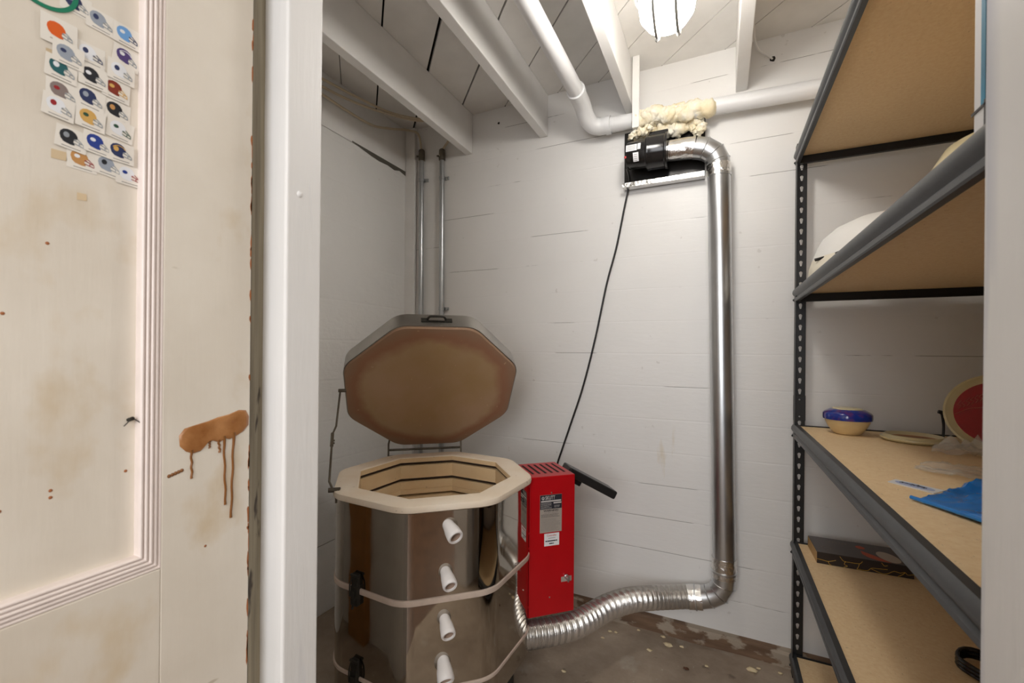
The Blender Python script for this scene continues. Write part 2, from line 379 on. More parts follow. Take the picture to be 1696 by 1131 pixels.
# rim beam above the left wall, with the crack below it
struct(MB().box(XL-.1, XL-.002, .49, YB, 2.103, ZC).build('trim_1', 'joist', bevel=.003))
cr = MB(); pr_ = [(1.50, .004), (1.56, .012), (1.62, .020), (1.68, .024), (1.74, .020), (1.79, .026), (1.83, .014), (1.87, .022), (1.897, .030)]
up_ = [Vector((XL+.0015, y, 2.107)) for y, d in pr_]; lo_ = [Vector((XL+.0015, y, 2.107-d)) for y, d in pr_]
cr.prism(up_+lo_[::-1], (-1, 0, 0), .001)
struct(cr.build('trim_2', 'crackdark'))
# white corner board
struct(MB().box(XL, XL+.062, YB-.022, YB, 0, ZC).build('trim_3', 'white', bevel=.002))
# sill board along the back wall
bb = MB(); xs = [XL+i*.03 for i in range(int((XR-XL)/.03)+1)]; ra = []
for x in xs:
    k = noise.noise(Vector((x*6, 0, 0)))*.006; ra.append([Vector((x, YB, 0)), Vector((x, YB-.030+k, 0)), Vector((x, YB-.030+k, .048+k)), Vector((x, YB-.022+k, .055)), Vector((x, YB, .057))])
bb.loft(ra); struct(bb.build('baseboard_back', 'sill'))
# door casing / jamb on the left
struct(MB().box(-.66, -.568, .43, .492, 0, ZC).build('trim_4', 'post', bevel=.004, seg=3))
pk = MB(); pk.lathe([(.0, .0022), (.003, .0020), (.0048, .0008), (.0055, -.001)], (-.5685, .452, 1.372), 20, (1, 0, 0)); struct(pk.build('trim_5', 'post', smooth=SM))
jm = MB(); rings = []
for i in range(120):
    z = i*2.333/119; w = noise.noise(Vector((z*7, 3, 0)))*.0012; w2 = noise.noise(Vector((z*11, 9, 0)))*.001
    rings.append([Vector(p+(z,)) for p in ((-.66, .4015), (-.602+w, .4015), (-.6055+w, .4085), (-.6080+w2, .4095), (-.6085+w2, .4125), (-.6135+w, .4215), (-.6150+w2, .4225), (-.6172+w, .4299), (-.66, .4299))])
jm.loft(rings)
struct(jm.build('trim_6', 'raw'))
# right jamb
rj = MB(); rj.box(.19, .36, .37, .48, 0, ZC); struct(rj.build('trim_7', 'post', bevel=.004, seg=3))

# ---------------------------------------------------------------- door, folded open along the left
door = MB()
XF = -.60; PX = -.612
door.box(-.645, PX, -.45, .400, .0, 2.02)                           # core with the recessed panel face
for (y0, y1, z0, z1) in ((.292, .400, 0, 2.02), (-.45, -.345, 0, 2.02), (-.345, .292, .02, .878), (-.345, .292, 1.86, 2.02)):
    door.box(PX-.002, XF, y0, y1, z0, z1)
dr = door.build('door_1', 'door', bevel=.0012, seg=2); struct(dr)
def reed(mb, y0, y1, z0, z1, horiz):
    w = .0045
    prof = []
    for k in range(5):
        for j in range(6): 
            a = PI*j/5; prof.append((k*.0046+.0023-.0021*math.cos(a), .0045+.0028*math.sin(a)-.0006*abs(k-2)))
    prof = [(0, 0)]+prof+[(.0235, 0)]
    ra = []
    for e in (0, 1):
        ring = []
        for (u, h) in prof:
            if not horiz:  # vertical run at y0..: u measured from the panel side toward the stile, mitred at the ends
                ring.append(Vector((PX+h+.006, y0+u, (z0-u*1.0 if e == 0 else z1+u))))
            else:
                ring.append(Vector((PX+h+.006, (y0-u if e == 0 else y1+u), z0-u)))
        ra.append(ring+[Vector((PX-.001, p.y, p.z)) for p in (ring[-1], ring[0])])
    mb.loft(ra)
mo = MB(); reed(mo, .2705, 0, .9005, 1.84, False); reed(mo, -.325, .2705, .9005, 0, True)
mobj = mo.build('door_moulding', 'mould', dr, smooth=SM)
# brown varnish patch with drips on the stile
vp = [(.311, 1.020), (.310, 1.033), (.316, 1.041), (.330, 1.044), (.344, 1.0465), (.356, 1.050), (.370, 1.052), (.384, 1.0565), (.394, 1.055), (.3985, 1.046), (.398, 1.034), (.391, 1.026), (.381, 1.021), (.372, 1.018), (.366, 1.020), (.358, 1.016), (.350, 1.020), (.341, 1.017), (.334, 1.009), (.326, 1.008), (.318, 1.012)]
cv = [sum(p[0] for p in vp)/len(vp), sum(p[1] for p in vp)/len(vp)]
va = MB(); rings = []
for s_, h in ((1.0, .0001), (.97, .0009), (.9, .0014), (.6, .0016)):
    rings.append([Vector((XF+h, cv[0]+(y-cv[0])*s_, cv[1]+(z-cv[1])*s_)) for y, z in vp])
va.loft(rings, caps=True)
va.build('varnish_spill', 'varnish', dr, smooth=1.2)
dp = MB()
for (y0, z0, y1, z1, r) in ((.324, 1.013, .325, .977, .0014), (.364, 1.024, .367, .931, .0015), (.377, 1.027, .3745, .911, .0016), (.357, 1.02, .359, 1.003, .0015), (.346, 1.02, .346, 1.011, .0012)):
    n_ = 14; pts = [(XF+.0002, y0+(y1-y0)*i/n_+.0006*math.sin(i*1.3), z0+(z1-z0)*i/n_) for i in range(n_+1)]
    dp.tube(pts, [r*(1.0 if i > 2 else 1.5-i*.2) for i in range(n_)]+[r*1.2], 8)
for i in range(5): dp.lathe([(0, .0012), (.0016, .0008), (.0024, 0)], (XF, .300+i*.0034, .986+i*.0009), 10, (1, 0, 0))
dp.build('varnish_drip', 'drip', dr, smooth=1.2)
# chipped edge
ch = MB(); rr = random.Random(3)
for i in range(46):
    z = rr.choice((rr.uniform(.70, 1.0), rr.uniform(.85, 1.6), rr.uniform(1.15, 1.45))); hgt = rr.uniform(.003, .014); wd = rr.uniform(.0008, .003)
    pl = []
    for k in range(9):
        a = 2*PI*k/9; pl.append(Vector((XF+.0004, .3998-wd*(.5+.5*math.cos(a))*rr.uniform(.7, 1.2), z+hgt*math.sin(a)*rr.uniform(.7, 1.1))))
    ch.prism(pl, (-1, 0, 0), .0003)
ch.build('chipped_edge', 'rust', dr)
nl = MB(); nl.tube([(PX, .264, 1.058), (PX+.006, .266, 1.060)], .0022, 8); nl.tube(smooth_path([(PX+.006, .266, 1.060), (PX+.007, .2625, 1.058), (PX+.004, .2585, 1.052)]), .0006, 6); nl.tube(smooth_path([(PX+.006, .266, 1.060), (PX+.009, .270, 1.056), (PX+.010, .2735, 1.052)]), .0006, 6)
nl.build('nail', 'iron', dr)
sp = MB()
for y, z in ((.152, 1.20), (.156, 1.175), (.166, 1.172), (.196, 1.245), (.2, .995), (.2, .988), (.165, .985), (.262, 1.00), (.342, .885)):
    sp.lathe([(0, .0006), (.0011, .0004), (.0017, 0)], (PX+.0001 if y < .29 else XF, y, z), 9, (1, 0, 0))
sp.build('paint_speck', 'rust', dr)

# ---------------------------------------------------------------- stickers on the door panel
def pm(name, c):
    k = 'st_'+name
    if k not in M: M[k] = plain('sticker_'+name, c, .35)
    return k
M['stickerpaper'] = plain('sticker_paper', srgb(228, 223, 214), .4)
SC = {'orange': srgb(214, 92, 26), 'silver': srgb(150, 158, 170), 'navy': srgb(44, 54, 92), 'purple': srgb(82, 66, 120), 'teal': srgb(34, 92, 96), 'black': srgb(36, 38, 44), 'pewter': srgb(132, 118, 114), 'blue': srgb(38, 62, 140), 'burgundy': srgb(128, 48, 34), 'gold': srgb(206, 164, 92), 'white': srgb(226, 228, 232), 'red': srgb(150, 34, 40), 'dgreen': srgb(44, 80, 62), 'lblue': srgb(110, 160, 214), 'grey': srgb(140, 146, 152), 'tan': srgb(190, 140, 84)}
STK = [((.216, 1.500), 'navy', 'silver', 'grey', 'navy blue football helmet sticker cut by the top of the photo'),
 ((.236, 1.495), 'silver', 'navy', 'grey', 'silver blue helmet sticker near the top, left of the light blue one'),
 ((.259, 1.494), 'lblue', 'white', 'navy', 'light blue helmet sticker at the top beside the door moulding'),
 ((.203, 1.461), 'orange', None, 'grey', 'plain orange helmet sticker, the only orange one on the door'),
 ((.210, 1.442), 'silver', 'navy', 'grey', 'silver helmet sticker with navy star mark under the orange helmet'),
 ((.228, 1.454), 'white', 'navy', 'navy', 'white helmet sticker with navy blue mark right of the silver one'),
 ((.259, 1.469), 'purple', 'white', 'grey', 'purple helmet sticker with white horn beside the door moulding'),
 ((.205, 1.425), 'teal', 'white', 'grey', 'teal green helmet sticker with silver wing'),
 ((.230, 1.431), 'black', 'white', 'grey', 'black helmet sticker with pale curved wing in the third row'),
 ((.254, 1.450), 'white', 'navy', 'grey', 'white helmet sticker with navy and orange streak under the purple one'),
 ((.206, 1.402), 'pewter', 'red', 'grey', 'pewter grey helmet sticker with faint red mark'),
 ((.228, 1.407), 'navy', 'silver', 'grey', 'navy blue helmet sticker with a silver crest, right of the pewter one'),
 ((.250, 1.428), 'burgundy', 'gold', 'gold', 'burgundy helmet sticker with round emblem and gold face mask'),
 ((.203, 1.385), 'white', 'red', 'grey', 'white helmet sticker with small dark red mark'),
 ((.228, 1.385), 'gold', 'dgreen', 'grey', 'yellow gold helmet sticker with small green mark'),
 ((.251, 1.405), 'black', 'tan', 'grey', 'black helmet sticker with gold mark under the burgundy one'),
 ((.254, 1.385), 'white', 'dgreen', 'dgreen', 'white helmet sticker with dark green oval and green face mask'),
 ((.213, 1.357), 'black', 'grey', 'grey', 'black helmet sticker with grey streak near the lower left'),
 ((.234, 1.361), 'blue', 'white', 'grey', 'royal blue helmet sticker with white block mark'),
 ((.254, 1.360), 'navy', 'gold', 'grey', 'navy helmet sticker with a gold curling horn'),
 ((.222, 1.339), 'tan', 'white', 'red', 'gold helmet sticker with white oval and red face mask in the bottom row'),
 ((.244, 1.341), 'silver', 'black', 'grey', 'silver helmet sticker with black oval in the bottom row'),
 ((.2655-.003, 1.337), 'white', 'blue', 'red', 'white helmet sticker with blue star and red face mask, lowest beside the moulding')]
rs = random.Random(5)
for i, ((y, z), shell, mark, mask, lab) in enumerate(STK):
    a0 = rs.uniform(-.06, .06)-.05; X0 = PX+.0002+.00045*(i % 5); w, h = .0124, .0112
    if i == 3: w, h = .014, .014
    root = thing('helmet_sticker', (X0, y, z), lab, 'sticker', 'football helmet stickers on the door')
    def tp(u, v, dx=0): return Vector((X0+dx, y+u*math.cos(a0)-v*math.sin(a0), z+u*math.sin(a0)+v*math.cos(a0)))
    if i == 22: tp_ = tp
    MB().prism([tp(-w, -h), tp(w*.98, -h), tp(w*.98, h), tp(-w, h)], (1, 0, 0), .00010).build('backing', 'stickerpaper', root)
    s = .0080
    prof = [(-1.0, .1), (-.95, .5), (-.7, .85), (-.3, 1.02), (.15, 1.0), (.5, .8), (.72, .45), (.78, .1), (.45, .02), (.38, -.35), (.5, -.62), (.55, -.8), (.2, -.86), (-.2, -.8), (-.55, -.72), (-.85, -.4)]
    hl = MB().prism([tp(-.0015+a*s, .0008+b*s, .00012) for a, b in prof], (1, 0, 0), .00012).build('helmet', pm(shell, SC[shell]), root)
    if mark:
        mk = MB(); 
        mk.prism([tp(-.0015-.35*s+.30*s*math.cos(q*PI/5), .0008+.25*s+(.36 if i % 2 else .25)*s*math.sin(q*PI/5), .00026) for q in range(10)], (1, 0, 0), .0001)
        if shell in ('navy', 'purple') and mark in ('gold', 'white'):
            mk.tube([tp(-.0015+.8*s*math.cos(q), .0008+.75*s*math.sin(q), .0003) for q in [k*.3+.5 for k in range(8)]], .0005, 5)
        mk.build('mark', pm(mark, SC[mark]), root)
    fm = MB()
    for (a, b, c_, d_) in ((.45, -.1, 1.35, -.35), (.4, -.5, 1.4, -.72), (1.35, -.35, 1.4, -.72), (.75, .2, 1.35, -.35), (.95, -.2, .95, -.6)):
        fm.tube([tp(-.0015+a*s, .0008+b*s, .0003), tp(-.0015+c_*s, .0008+d_*s, .0003)], .00042, 5)
    fm.tube([tp(-.0015+.42*s, .0008-.05*s, .00032), tp(-.0015+.62*s, .0008-.12*s, .00032)], .0007, 5)
    fm.build('face_mask', pm(mask, SC[mask]), root)
    MB().prism([tp(-.007, -.0092, .0001), tp(.008, -.0092, .0001), tp(.008, -.0085, .0001), tp(-.007, -.0085, .0001)], (1, 0, 0), .00008).build('caption_line', 'inkgrey', root)
gr = MB(); gr.loft([[Vector((PX+hx, .190+r*math.cos(2*PI*k/60), 1.505+r*.95*math.sin(2*PI*k/60))) for k in range(60)] for r, hx in ((.0235, .0002), (.0235, .0010), (.0275, .0010), (.0275, .0002))], closed=True)
M['greenring'] = plain('green_ring', srgb(22, 120, 90), .35)
tag(gr.build('ring_sticker', 'greenring', smooth=SM), 'green ring stuck on the door above the helmet stickers, mostly cut off by the photo', 'sticker')
tr = MB()
for (y, z, w, h) in ((.204, 1.337, .006, .005), (.222, 1.300, .004, .004), (.196, 1.436, .0025, .005)): tr.prism([Vector((PX+.0002, y-w, z-h)), Vector((PX+.0002, y+w, z-h*.8)), Vector((PX+.0002, y+w*.9, z+h)), Vector((PX+.0002, y-w, z+h*.9))], (1, 0, 0), .0001)
M['residue'] = plain('tape_residue', srgb(206, 184, 150), .6, var=.1)
tr.build('tape_residue', 'residue', dr)

# ---------------------------------------------------------------- ceiling joists
JL = ['white ceiling joist, leftmost of the row, over the conduits', 'white ceiling joist second from the left, left of the white drain pipe', 'white ceiling joist between the white drain pipe and the lamp', 'white ceiling joist right of the lamp, over the duct', 'white ceiling joist above the shelving unit']
for (x0, x1, zb), lab in zip(((-1.170, -1.132, 2.136), (-.768, -.729, 2.141), (-.370, -.334, 2.160), (.046, .087, 2.153), (.452, .490, 2.15)), JL):
    j = MB(); ra = []
    for i in range(46):
        y = -2.38+(YB-.002+2.38)*i/45; w = noise.noise(Vector((y*2, x0*9, 3)))*.003
        ra.append([Vector((x0+w, y, zb+w*.6)), Vector((x1+w, y, zb+w*.6)), Vector((x1+w*.4, y, ZC-.0005)), Vector((x0+w*.4, y, ZC-.0005))])
    tag(j.loft(ra).build('ceiling_joist', 'joist', bevel=.0025), lab, 'joist', 'ceiling joists')
st = MB().box(-.327, -.300, 1.79, 1.806, 2.045, ZC-.001).build('wood_strip', 'joist', bevel=.0015); tag(st, 'narrow white wooden strip hanging beside the joist in front of the drain pipe', 'wood strip')

# ---------------------------------------------------------------- caged lamp
LX, LY = -.134, 1.215
lamp = thing('caged_ceiling_lamp', (LX, LY, ZC), 'lit round lamp in a white wire cage on the ceiling', 'lamp')
b_ = MB(); b_.lathe([(.0, 0), (.062, 0), (.066, -.02), (.066, -.13), (.080, -.135), (.084, -.15), (.084, -.175), (.078, -.185), (.0, -.185)], (LX, LY, ZC), 40); b_.build('lamp_base', 'white', lamp, smooth=SM)
g_ = MB(); g_.lathe([(0, -.185), (.068, -.187), (.072, -.22), (.073, -.26), (.068, -.295), (.052, -.318), (.03, -.328), (0, -.331)], (LX, LY, ZC), 40); g_.build('glass_globe', 'glow', lamp, smooth=SM)
cg = MB()
for zz, r in ((-.235, .0825), (-.19, .088)): cg.tube([(LX+r*math.cos(a*PI/24), LY+r*math.sin(a*PI/24), ZC+zz) for a in range(48)], .0030, 8, closed=True)
for (dx) in (-.027, .027):
    c_ = math.sqrt(.0825**2-dx**2)
    cg.tube(smooth_path([(LX+dx, LY-c_-.003, ZC-.18), (LX+dx, LY-c_, ZC-.26), (LX+dx, LY-c_*.72, ZC-.318), (LX+dx, LY, ZC-.342), (LX+dx, LY+c_*.72, ZC-.318), (LX+dx, LY+c_, ZC-.26), (LX+dx, LY+c_+.003, ZC-.18)], 6), .0038, 8, ref=(1, 0, 0))
    cg.lathe([(0, -.352), (.005, -.346), (.006, -.338), (0, -.336)], (LX+dx, LY+.02, ZC), 12)
cg.build('wire_cage', 'cagewire', lamp, smooth=SM)
for o in lamp.children:
    pass

# ---------------------------------------------------------------- drain pipe and foam
PR = .0302
pp = thing('drain_pipe', (-.5, 1.85, 2.10), 'white plastic drain pipe bending below the joists and along the back wall', 'pipe')
run = [(-.525, -2.0, 2.182), (-.520, 1.2, 2.168), (-.515, 1.66, 2.160)]
p1 = MB(); p1.tube(run, PR, 24); p1.build('pipe_run', 'pvc', pp, smooth=SM)
eb = MB(); eb.tube(smooth_path([(-.515, 1.64, 2.160), (-.515, 1.72, 2.152), (-.513, 1.775, 2.128), (-.500, 1.812, 2.108), (-.470, 1.832, 2.101), (-.43, 1.835, 2.100)], 8), PR+.004, 24)
eb.build('elbow', 'pvc', pp, smooth=SM)
for c_, d in (((-.515, 1.645, 2.160), (0, 1, -.05)), ((-.432, 1.835, 2.100), (1, 0, 0))):
    MB().lathe([(PR, -.012), (PR+.0065, -.010), (PR+.0065, .010), (PR, .012)], c_, 28, d).build('pipe_collar', 'pvc', pp, smooth=SM)
p2 = MB(); p2.tube([(-.44, 1.835, 2.100), (0, 1.835, 2.083), (.40, 1.835, 2.067), (XR, 1.835, 2.05)], PR, 24); p2.build('pipe_run', 'pvc', pp, smooth=SM)
def blob(mb, c, r, seed, n=2, amp=.35, sq=(1, 1, 1)):
    bm = bmesh.new(); bmesh.ops.create_icosphere(bm, subdivisions=n, radius=1)
    for v in bm.verts:
        k = 1+amp*noise.noise(v.co*1.9+Vector((seed*3.1, seed, 0)))+amp*.4*noise.noise(v.co*5+Vector((seed, 0, 1)))
        v.co = Vector((v.co.x*sq[0], v.co.y*sq[1], v.co.z*sq[2]))*r*k
    bm.verts.index_update(); mb.add([v.co+Vector(c) for v in bm.verts], [tuple(v.index for v in f.verts) for f in bm.faces]); bm.free()
fo = MB(); rf = random.Random(11)
for i in range(21):
    x = -.300+i*.0125; blob(fo, (x, 1.828+rf.uniform(-.008, .008), 2.092+rf.uniform(-.010, .008)-.0006*i), rf.uniform(.028, .034), i, 3, .32)
for i in range(13): blob(fo, (-.315+i*.019, 1.865+rf.uniform(-.01, .01), 2.052+rf.uniform(-.018, .014)), rf.uniform(.018, .028), 40+i, 3, .5)
for i in range(7): blob(fo, (-.33+i*.012, 1.80+rf.uniform(-.01, .01), 2.035-rf.uniform(0, .03)+.004*i), rf.uniform(.010, .016), 60+i, 3, .6)
for i in range(8): blob(fo, (-.085+rf.uniform(-.02, .03), 1.845, 2.03-rf.uniform(0, .03)), rf.uniform(.010, .018), 80+i, 3, .6)
tag(fo.build('spray_foam', 'foam', smooth=1.5), 'lumpy yellow spray foam around the drain pipe above the vent fan', 'foam')

# ---------------------------------------------------------------- vent fan on its plate
fan = thing('vent_fan', (-.255, 1.82, 1.925), 'black inline vent fan mounted on a dark plate high on the back wall', 'fan')
pl = MB(); pl.box(-.374, -.060, 1.885, 1.899, 1.835, 2.075); pl.build('back_plate', 'plate', fan, bevel=.001)
MB().box(-.374, -.060, 1.850, 1.885, 1.832, 1.836).box(-.374, -.060, 1.848, 1.851, 1.832, 1.85).build('plate_lip', 'foil', fan)
b1 = MB(); b1.lathe([(0, -.082), (.048, -.082), (.052, -.076), (.052, 0), (.0, 0)], (-.262, 1.80, 1.935), 36, (1, 0, -.03)); b1.build('motor_housing', 'gloss_black', fan, smooth=SM)
b2 = MB(); b2.lathe([(0, -.012), (.060, -.012), (.066, -.006), (.067, .0), (.064, .006), (.064, .060), (.068, .064), (.068, .072), (.0, .072)], (-.262, 1.81, 1.940), 40, (1, 0, -.03)); b2.build('fan_housing', 'gloss_black', fan, smooth=SM)
MB().box(-.262, -.190, 1.80, 1.83, 1.985, 2.02).build('junction_box', 'gloss_black', fan, bevel=.003)
lb = MB()
def arc_label(mb, x0, x1, r, a0, a1, cy, cz, mi=0):
    n_ = 8; pts = []
    for e in (x0, x1):
        pts.append([Vector((e, cy-r*math.cos(a0+(a1-a0)*k/n_), cz+r*math.sin(a0+(a1-a0)*k/n_))) for k in range(n_+1)])
    v = pts[0]+pts[1]; m_ = n_+1; mb.add(v, [(k, k+1, m_+k+1, m_+k) for k in range(n_)], mi)
arc_label(lb, -.342, -.300, .0526, -.05, .50, 1.80, 1.936); arc_label(lb, -.315, -.294, .0528, -.85, -.20, 1.80, 1.936)
arc_label(lb, -.298, -.286, .0526, .0, .52, 1.80, 1.936)
lo = lb.build('printed_label', 'paper', fan)
li = MB()
for k in range(5): arc_label(li, -.339, -.305, .0529, .03+k*.09, .055+k*.09, 1.80, 1.936)
for k in range(4): arc_label(li, -.312, -.300, .0531, -.78+k*.14, -.75+k*.14, 1.80, 1.936)
li.build('label_print', 'inkgrey', lo)
MB().lathe([(0, .003), (.004, .002), (.005, 0)], (-.345, 1.753, 1.915), 14, (0, -1, 0)).build('indicator', 'inkred', fan)

# ---------------------------------------------------------------- galvanised duct (rigid)
DR = .0405
duct = thing('vent_duct', (.005, 1.835, 1.0), 'galvanised round metal duct running down the back wall from the vent fan', 'duct')
def gored(pts, r, ridge=True):
    mb = MB(); mb.tube(pts, r, 32)
    return mb
te = MB(); te.tube([(-.190, 1.815, 1.937), (-.120, 1.818, 1.936), (-.094, 1.82, 1.933)], [DR-.003, DR, DR], 32); te.build('foil_tape', 'foil', duct, smooth=SM)
arc = [(-.094, 1.82, 1.933), (-.058, 1.824, 1.924), (-.026, 1.829, 1.902), (-.012, 1.834, 1.872), (-.010, 1.835, 1.845)]
ue = MB(); ue.tube(arc, DR+.001, 32)
for i in (1, 2, 3):
    d = (Vector(arc[i+1])-Vector(arc[i-1])).normalized(); ue.lathe([(DR+.001, -.002), (DR+.0032, 0), (DR+.001, .002)], arc[i], 32, d)
ue.build('elbow', 'galv', duct, smooth=math.radians(25))
MB().tube([(-.010, 1.835, 1.858), (-.0095, 1.835, 1.815)], DR+.0022, 32).build('foil_tape', 'foil', duct, smooth=SM)
rg = MB(); rg.tube([(-.0095, 1.835, 1.84), (.022, 1.835, .345)], DR, 40); rg.tube([(-.009, 1.835, 1.822), (-.009, 1.835, 1.812)], DR+.002, 40)
x1_ = (-.0095+.0158*0, 0); rg.build('straight_pipe', 'galv', duct, smooth=SM)
MB().tube([(.0205, 1.835, .375), (.0215, 1.835, .33), (.022, 1.835, .300)], DR+.0028, 32).build('foil_tape', 'foil', duct, smooth=SM)
MB().lathe([(DR+.002, -.005), (DR+.0055, -.004), (DR+.0055, .004), (DR+.002, .005)], (.0215, 1.835, .322), 32).build('hose_clamp', 'galv', duct, smooth=SM)
arc = [(.022, 1.835, .305), (.020, 1.835, .272), (.004, 1.834, .238), (-.028, 1.833, .216), (-.062, 1.832, .205)]
le = MB(); le.tube(arc, DR+.001, 32)
for i in (1, 2, 3):
    d = (Vector(arc[i+1])-Vector(arc[i-1])).normalized(); le.lathe([(DR+.001, -.002), (DR+.0034, 0), (DR+.001, .002)], arc[i], 32, d)
le.build('elbow', 'galv', duct, smooth=math.radians(25))
# flexible foil duct to the kiln
fx = thing('flexible_duct', (-.3, 1.7, .2), 'ribbed silver foil hose snaking over the floor from the duct to the kiln', 'duct')
path = smooth_path([(-.055, 1.832, .205), (-.10, 1.828, .199), (-.17, 1.805, .192), (-.235, 1.762, .194), (-.30, 1.69, .206), (-.356, 1.600, .214), (-.40, 1.515, .212), (-.437, 1.44, .214), (-.49, 1.372, .218), (-.545, 1.318, .222), (-.60, 1.272, .226)], 60)
rad = [(.0425+.0017*math.sin(i*PI/1.6)) for i in range(len(path))]
MB().tube(path, rad, 36).build('hose', 'flex', fx, smooth=math.radians(60))
MB().tube(path[:68], .0452, 32).build('foil_tape', 'foil', fx, smooth=SM)
MB().tube(path[28:36], .0475, 32).build('hose_clamp', 'galv', fx, smooth=SM)

# ---------------------------------------------------------------- power cord
cordp = smooth_path([(-.345, 1.79, 1.885), (-.350, 1.87, 1.862), (-.374, 1.888, 1.755), (-.406, 1.888, 1.592), (-.446, 1.888, 1.439), (-.494, 1.888, 1.204), (-.547, 1.888, .991), (-.600, 1.888, .827), (-.642, 1.888, .701), (-.667, 1.888, .616), (-.69, 1.888, .45), (-.72, 1.885, .2), (-.74, 1.86, .012)], 8)
tag(MB().tube(cordp, .0042, 10).build('power_cord', 'black', smooth=SM), 'black power cord hanging in a long curve from the vent fan to the red box', 'cord')

# ---------------------------------------------------------------- conduits and ceiling cables
for x0, x1, zt, lab in ((-1.436, -1.425, 2.172, 'grey metal conduit pipe nearest the corner post'), (-1.306, -1.292, 2.150, 'grey metal conduit pipe right of its twin, with a clamp above the kiln lid')):
    cd_ = thing('conduit', (x1, 1.882, 0), lab, 'conduit', 'conduits beside the left corner')
    MB().tube([(x1, 1.882, .3), (x0, 1.882, zt)], .0125, 20).build('pipe', 'conduit', cd_, smooth=SM)
    MB().lathe([(0, .036), (.010, .036), (.0155, .030), (.0165, 0), (.0165, -.022), (.013, -.024)], (x0, 1.882, zt), 24).tube([(x0-.016, 1.875, zt), (x0-.026, 1.875, zt+.002)], .005, 8).build('connector', 'iron' if False else 'rod', cd_, smooth=SM)
    for zc in ((2.045,) if x0 < -1.4 else (2.035, 1.36)):
        xc = x0+(x1-x0)*(zt-zc)/(zt-.3)
        MB().lathe([(.0128, -.009), (.0152, -.008), (.0152, .008), (.0128, .009)], (xc, 1.882, zc), 20).box(xc+.012, xc+.034, 1.893, 1.899, zc-.008, zc+.008).tube([(xc+.026, 1.893, zc), (xc+.026, 1.886, zc)], .006, 8).build('clamp', 'conduit', cd_, smooth=SM)
CB = [('upper beige cable along the left beam, running over the joist bay', [(-1.50, .6, 2.20), (-1.505, 1.0, 2.235), (-1.50, 1.294, 2.266), (-1.485, 1.50, 2.285), (-1.44, 1.66, 2.290), (-1.33, 1.78, 2.292), (-1.22, 1.84, 2.295), (-1.185, 1.85, 2.300)]),
      ('lowest beige cable sagging along the left beam to the corner', [(-1.522, .6, 2.17), (-1.522, 1.0, 2.195), (-1.520, 1.294, 2.215), (-1.520, 1.431, 2.215), (-1.522, 1.60, 2.225), (-1.520, 1.72, 2.262), (-1.50, 1.84, 2.305), (-1.455, 1.875, 2.29), (-1.436, 1.880, 2.205)]),
      ('middle beige cable of the bundle on the left beam', [(-1.512, .6, 2.185), (-1.515, 1.0, 2.215), (-1.510, 1.294, 2.240), (-1.502, 1.47, 2.262), (-1.46, 1.62, 2.278), (-1.38, 1.75, 2.287), (-1.28, 1.83, 2.300), (-1.21, 1.872, 2.285), (-1.25, 1.878, 2.235), (-1.300, 1.881, 2.185)])]
for lab, p in CB: tag(MB().tube(smooth_path(p), .0055, 8).build('ceiling_cable', 'cable', smooth=SM), lab, 'cable', 'cables on the left beam')
hw = MB().tube(smooth_path([(.092, 1.60, 2.325), (.096, 1.70, 2.318), (.10, 1.78, 2.30), (.118, 1.85, 2.272), (.160, 1.885, 2.252), (.168, 1.898, 2.250)]), .0035, 8)
tag(hw.build('white_wire', 'wcable', smooth=SM), 'short white wire curling from the ceiling into a hole in the back wall', 'wire')
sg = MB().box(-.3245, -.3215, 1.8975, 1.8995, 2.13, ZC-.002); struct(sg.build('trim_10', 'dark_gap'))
hm = MB(); blob(hm, (.170, 1.899, 2.250), .010, 5, 2, .4, (1, .3, 1)); struct(hm.build('trim_8', 'dark_gap'))
hm = MB(); blob(hm, (-.987, 1.899, 2.259), .006, 5, 2, .4, (1, .3, 1)); struct(hm.build('trim_9', 'dark_gap'))

# ---------------------------------------------------------------- kiln
KX, KY, KT = -.837, 1.181, math.radians(244.955)
def octo(R, z, rc=.095, n=6, cx=KX, cy=KY, th=KT, sides=8):
    out = []
    half = PI/sides; ap = R*math.cos(half)
    for k in range(sides):
        a = th+k*2*PI/sides; rr_ = min(rc, ap*.9)
        # arc of radius rc tangent to both sides
        dc = R-rr_/math.cos(half)
        cxk, cyk = cx+dc*math.cos(a), cy+dc*math.sin(a)
        for j in range(n+1):
            b = a-half+2*half*j/n; out.append(Vector((cxk+rr_*math.cos(b), cyk+rr_*math.sin(b), z)))
    return out
kiln = thing('pottery_kiln', (KX, KY, 0), 'octagonal polished steel pottery kiln with its lid propped open', 'kiln')
stand = MB()
stand.loft([octo(.285, .150), octo(.285, .183), octo(.255, .183), octo(.255, .150)], closed=True)
sto = stand.build('stand', 'iron', kiln, smooth=SM)
for k in range(4):
    a = math.radians(20+90*k+KT*0)+math.radians(0); dx, dy = math.cos(a), math.sin(a); c0 = Vector((KX+dx*.262, KY+dy*.262, 0)); t_ = Vector((-dy, dx, 0)); n_ = Vector((dx, dy, 0))
    lg = MB(); lg.obox(c0+Vector((0, 0, .078)), t_, n_, Vector((0, 0, 1)), .018, .002, .078); lg.obox(c0+Vector((0, 0, .078))-n_*.014-t_*.016, t_, n_, Vector((0, 0, 1)), .002, .016, .078)
    lg.build('leg', 'iron', sto)
ja = MB(); ja.loft([octo(.314, .183), octo(.3170, .186), octo(.3170, .262)]+[octo(.3130, .262)], caps=False); ja.build('base_jacket', 'mirror', kiln, smooth=SM)
ja = MB(); ja.loft([octo(.3130, .262), octo(.3170, .264), octo(.3170, .484), octo(.3130, .486)], caps=False); ja.build('lower_jacket', 'mirror', kiln, smooth=SM)
ja = MB(); ja.loft([octo(.3130, .500), octo(.3170, .502), octo(.3170, .722), octo(.3130, .724)], caps=False); uj = ja.build('upper_jacket', 'mirror', kiln, smooth=SM)
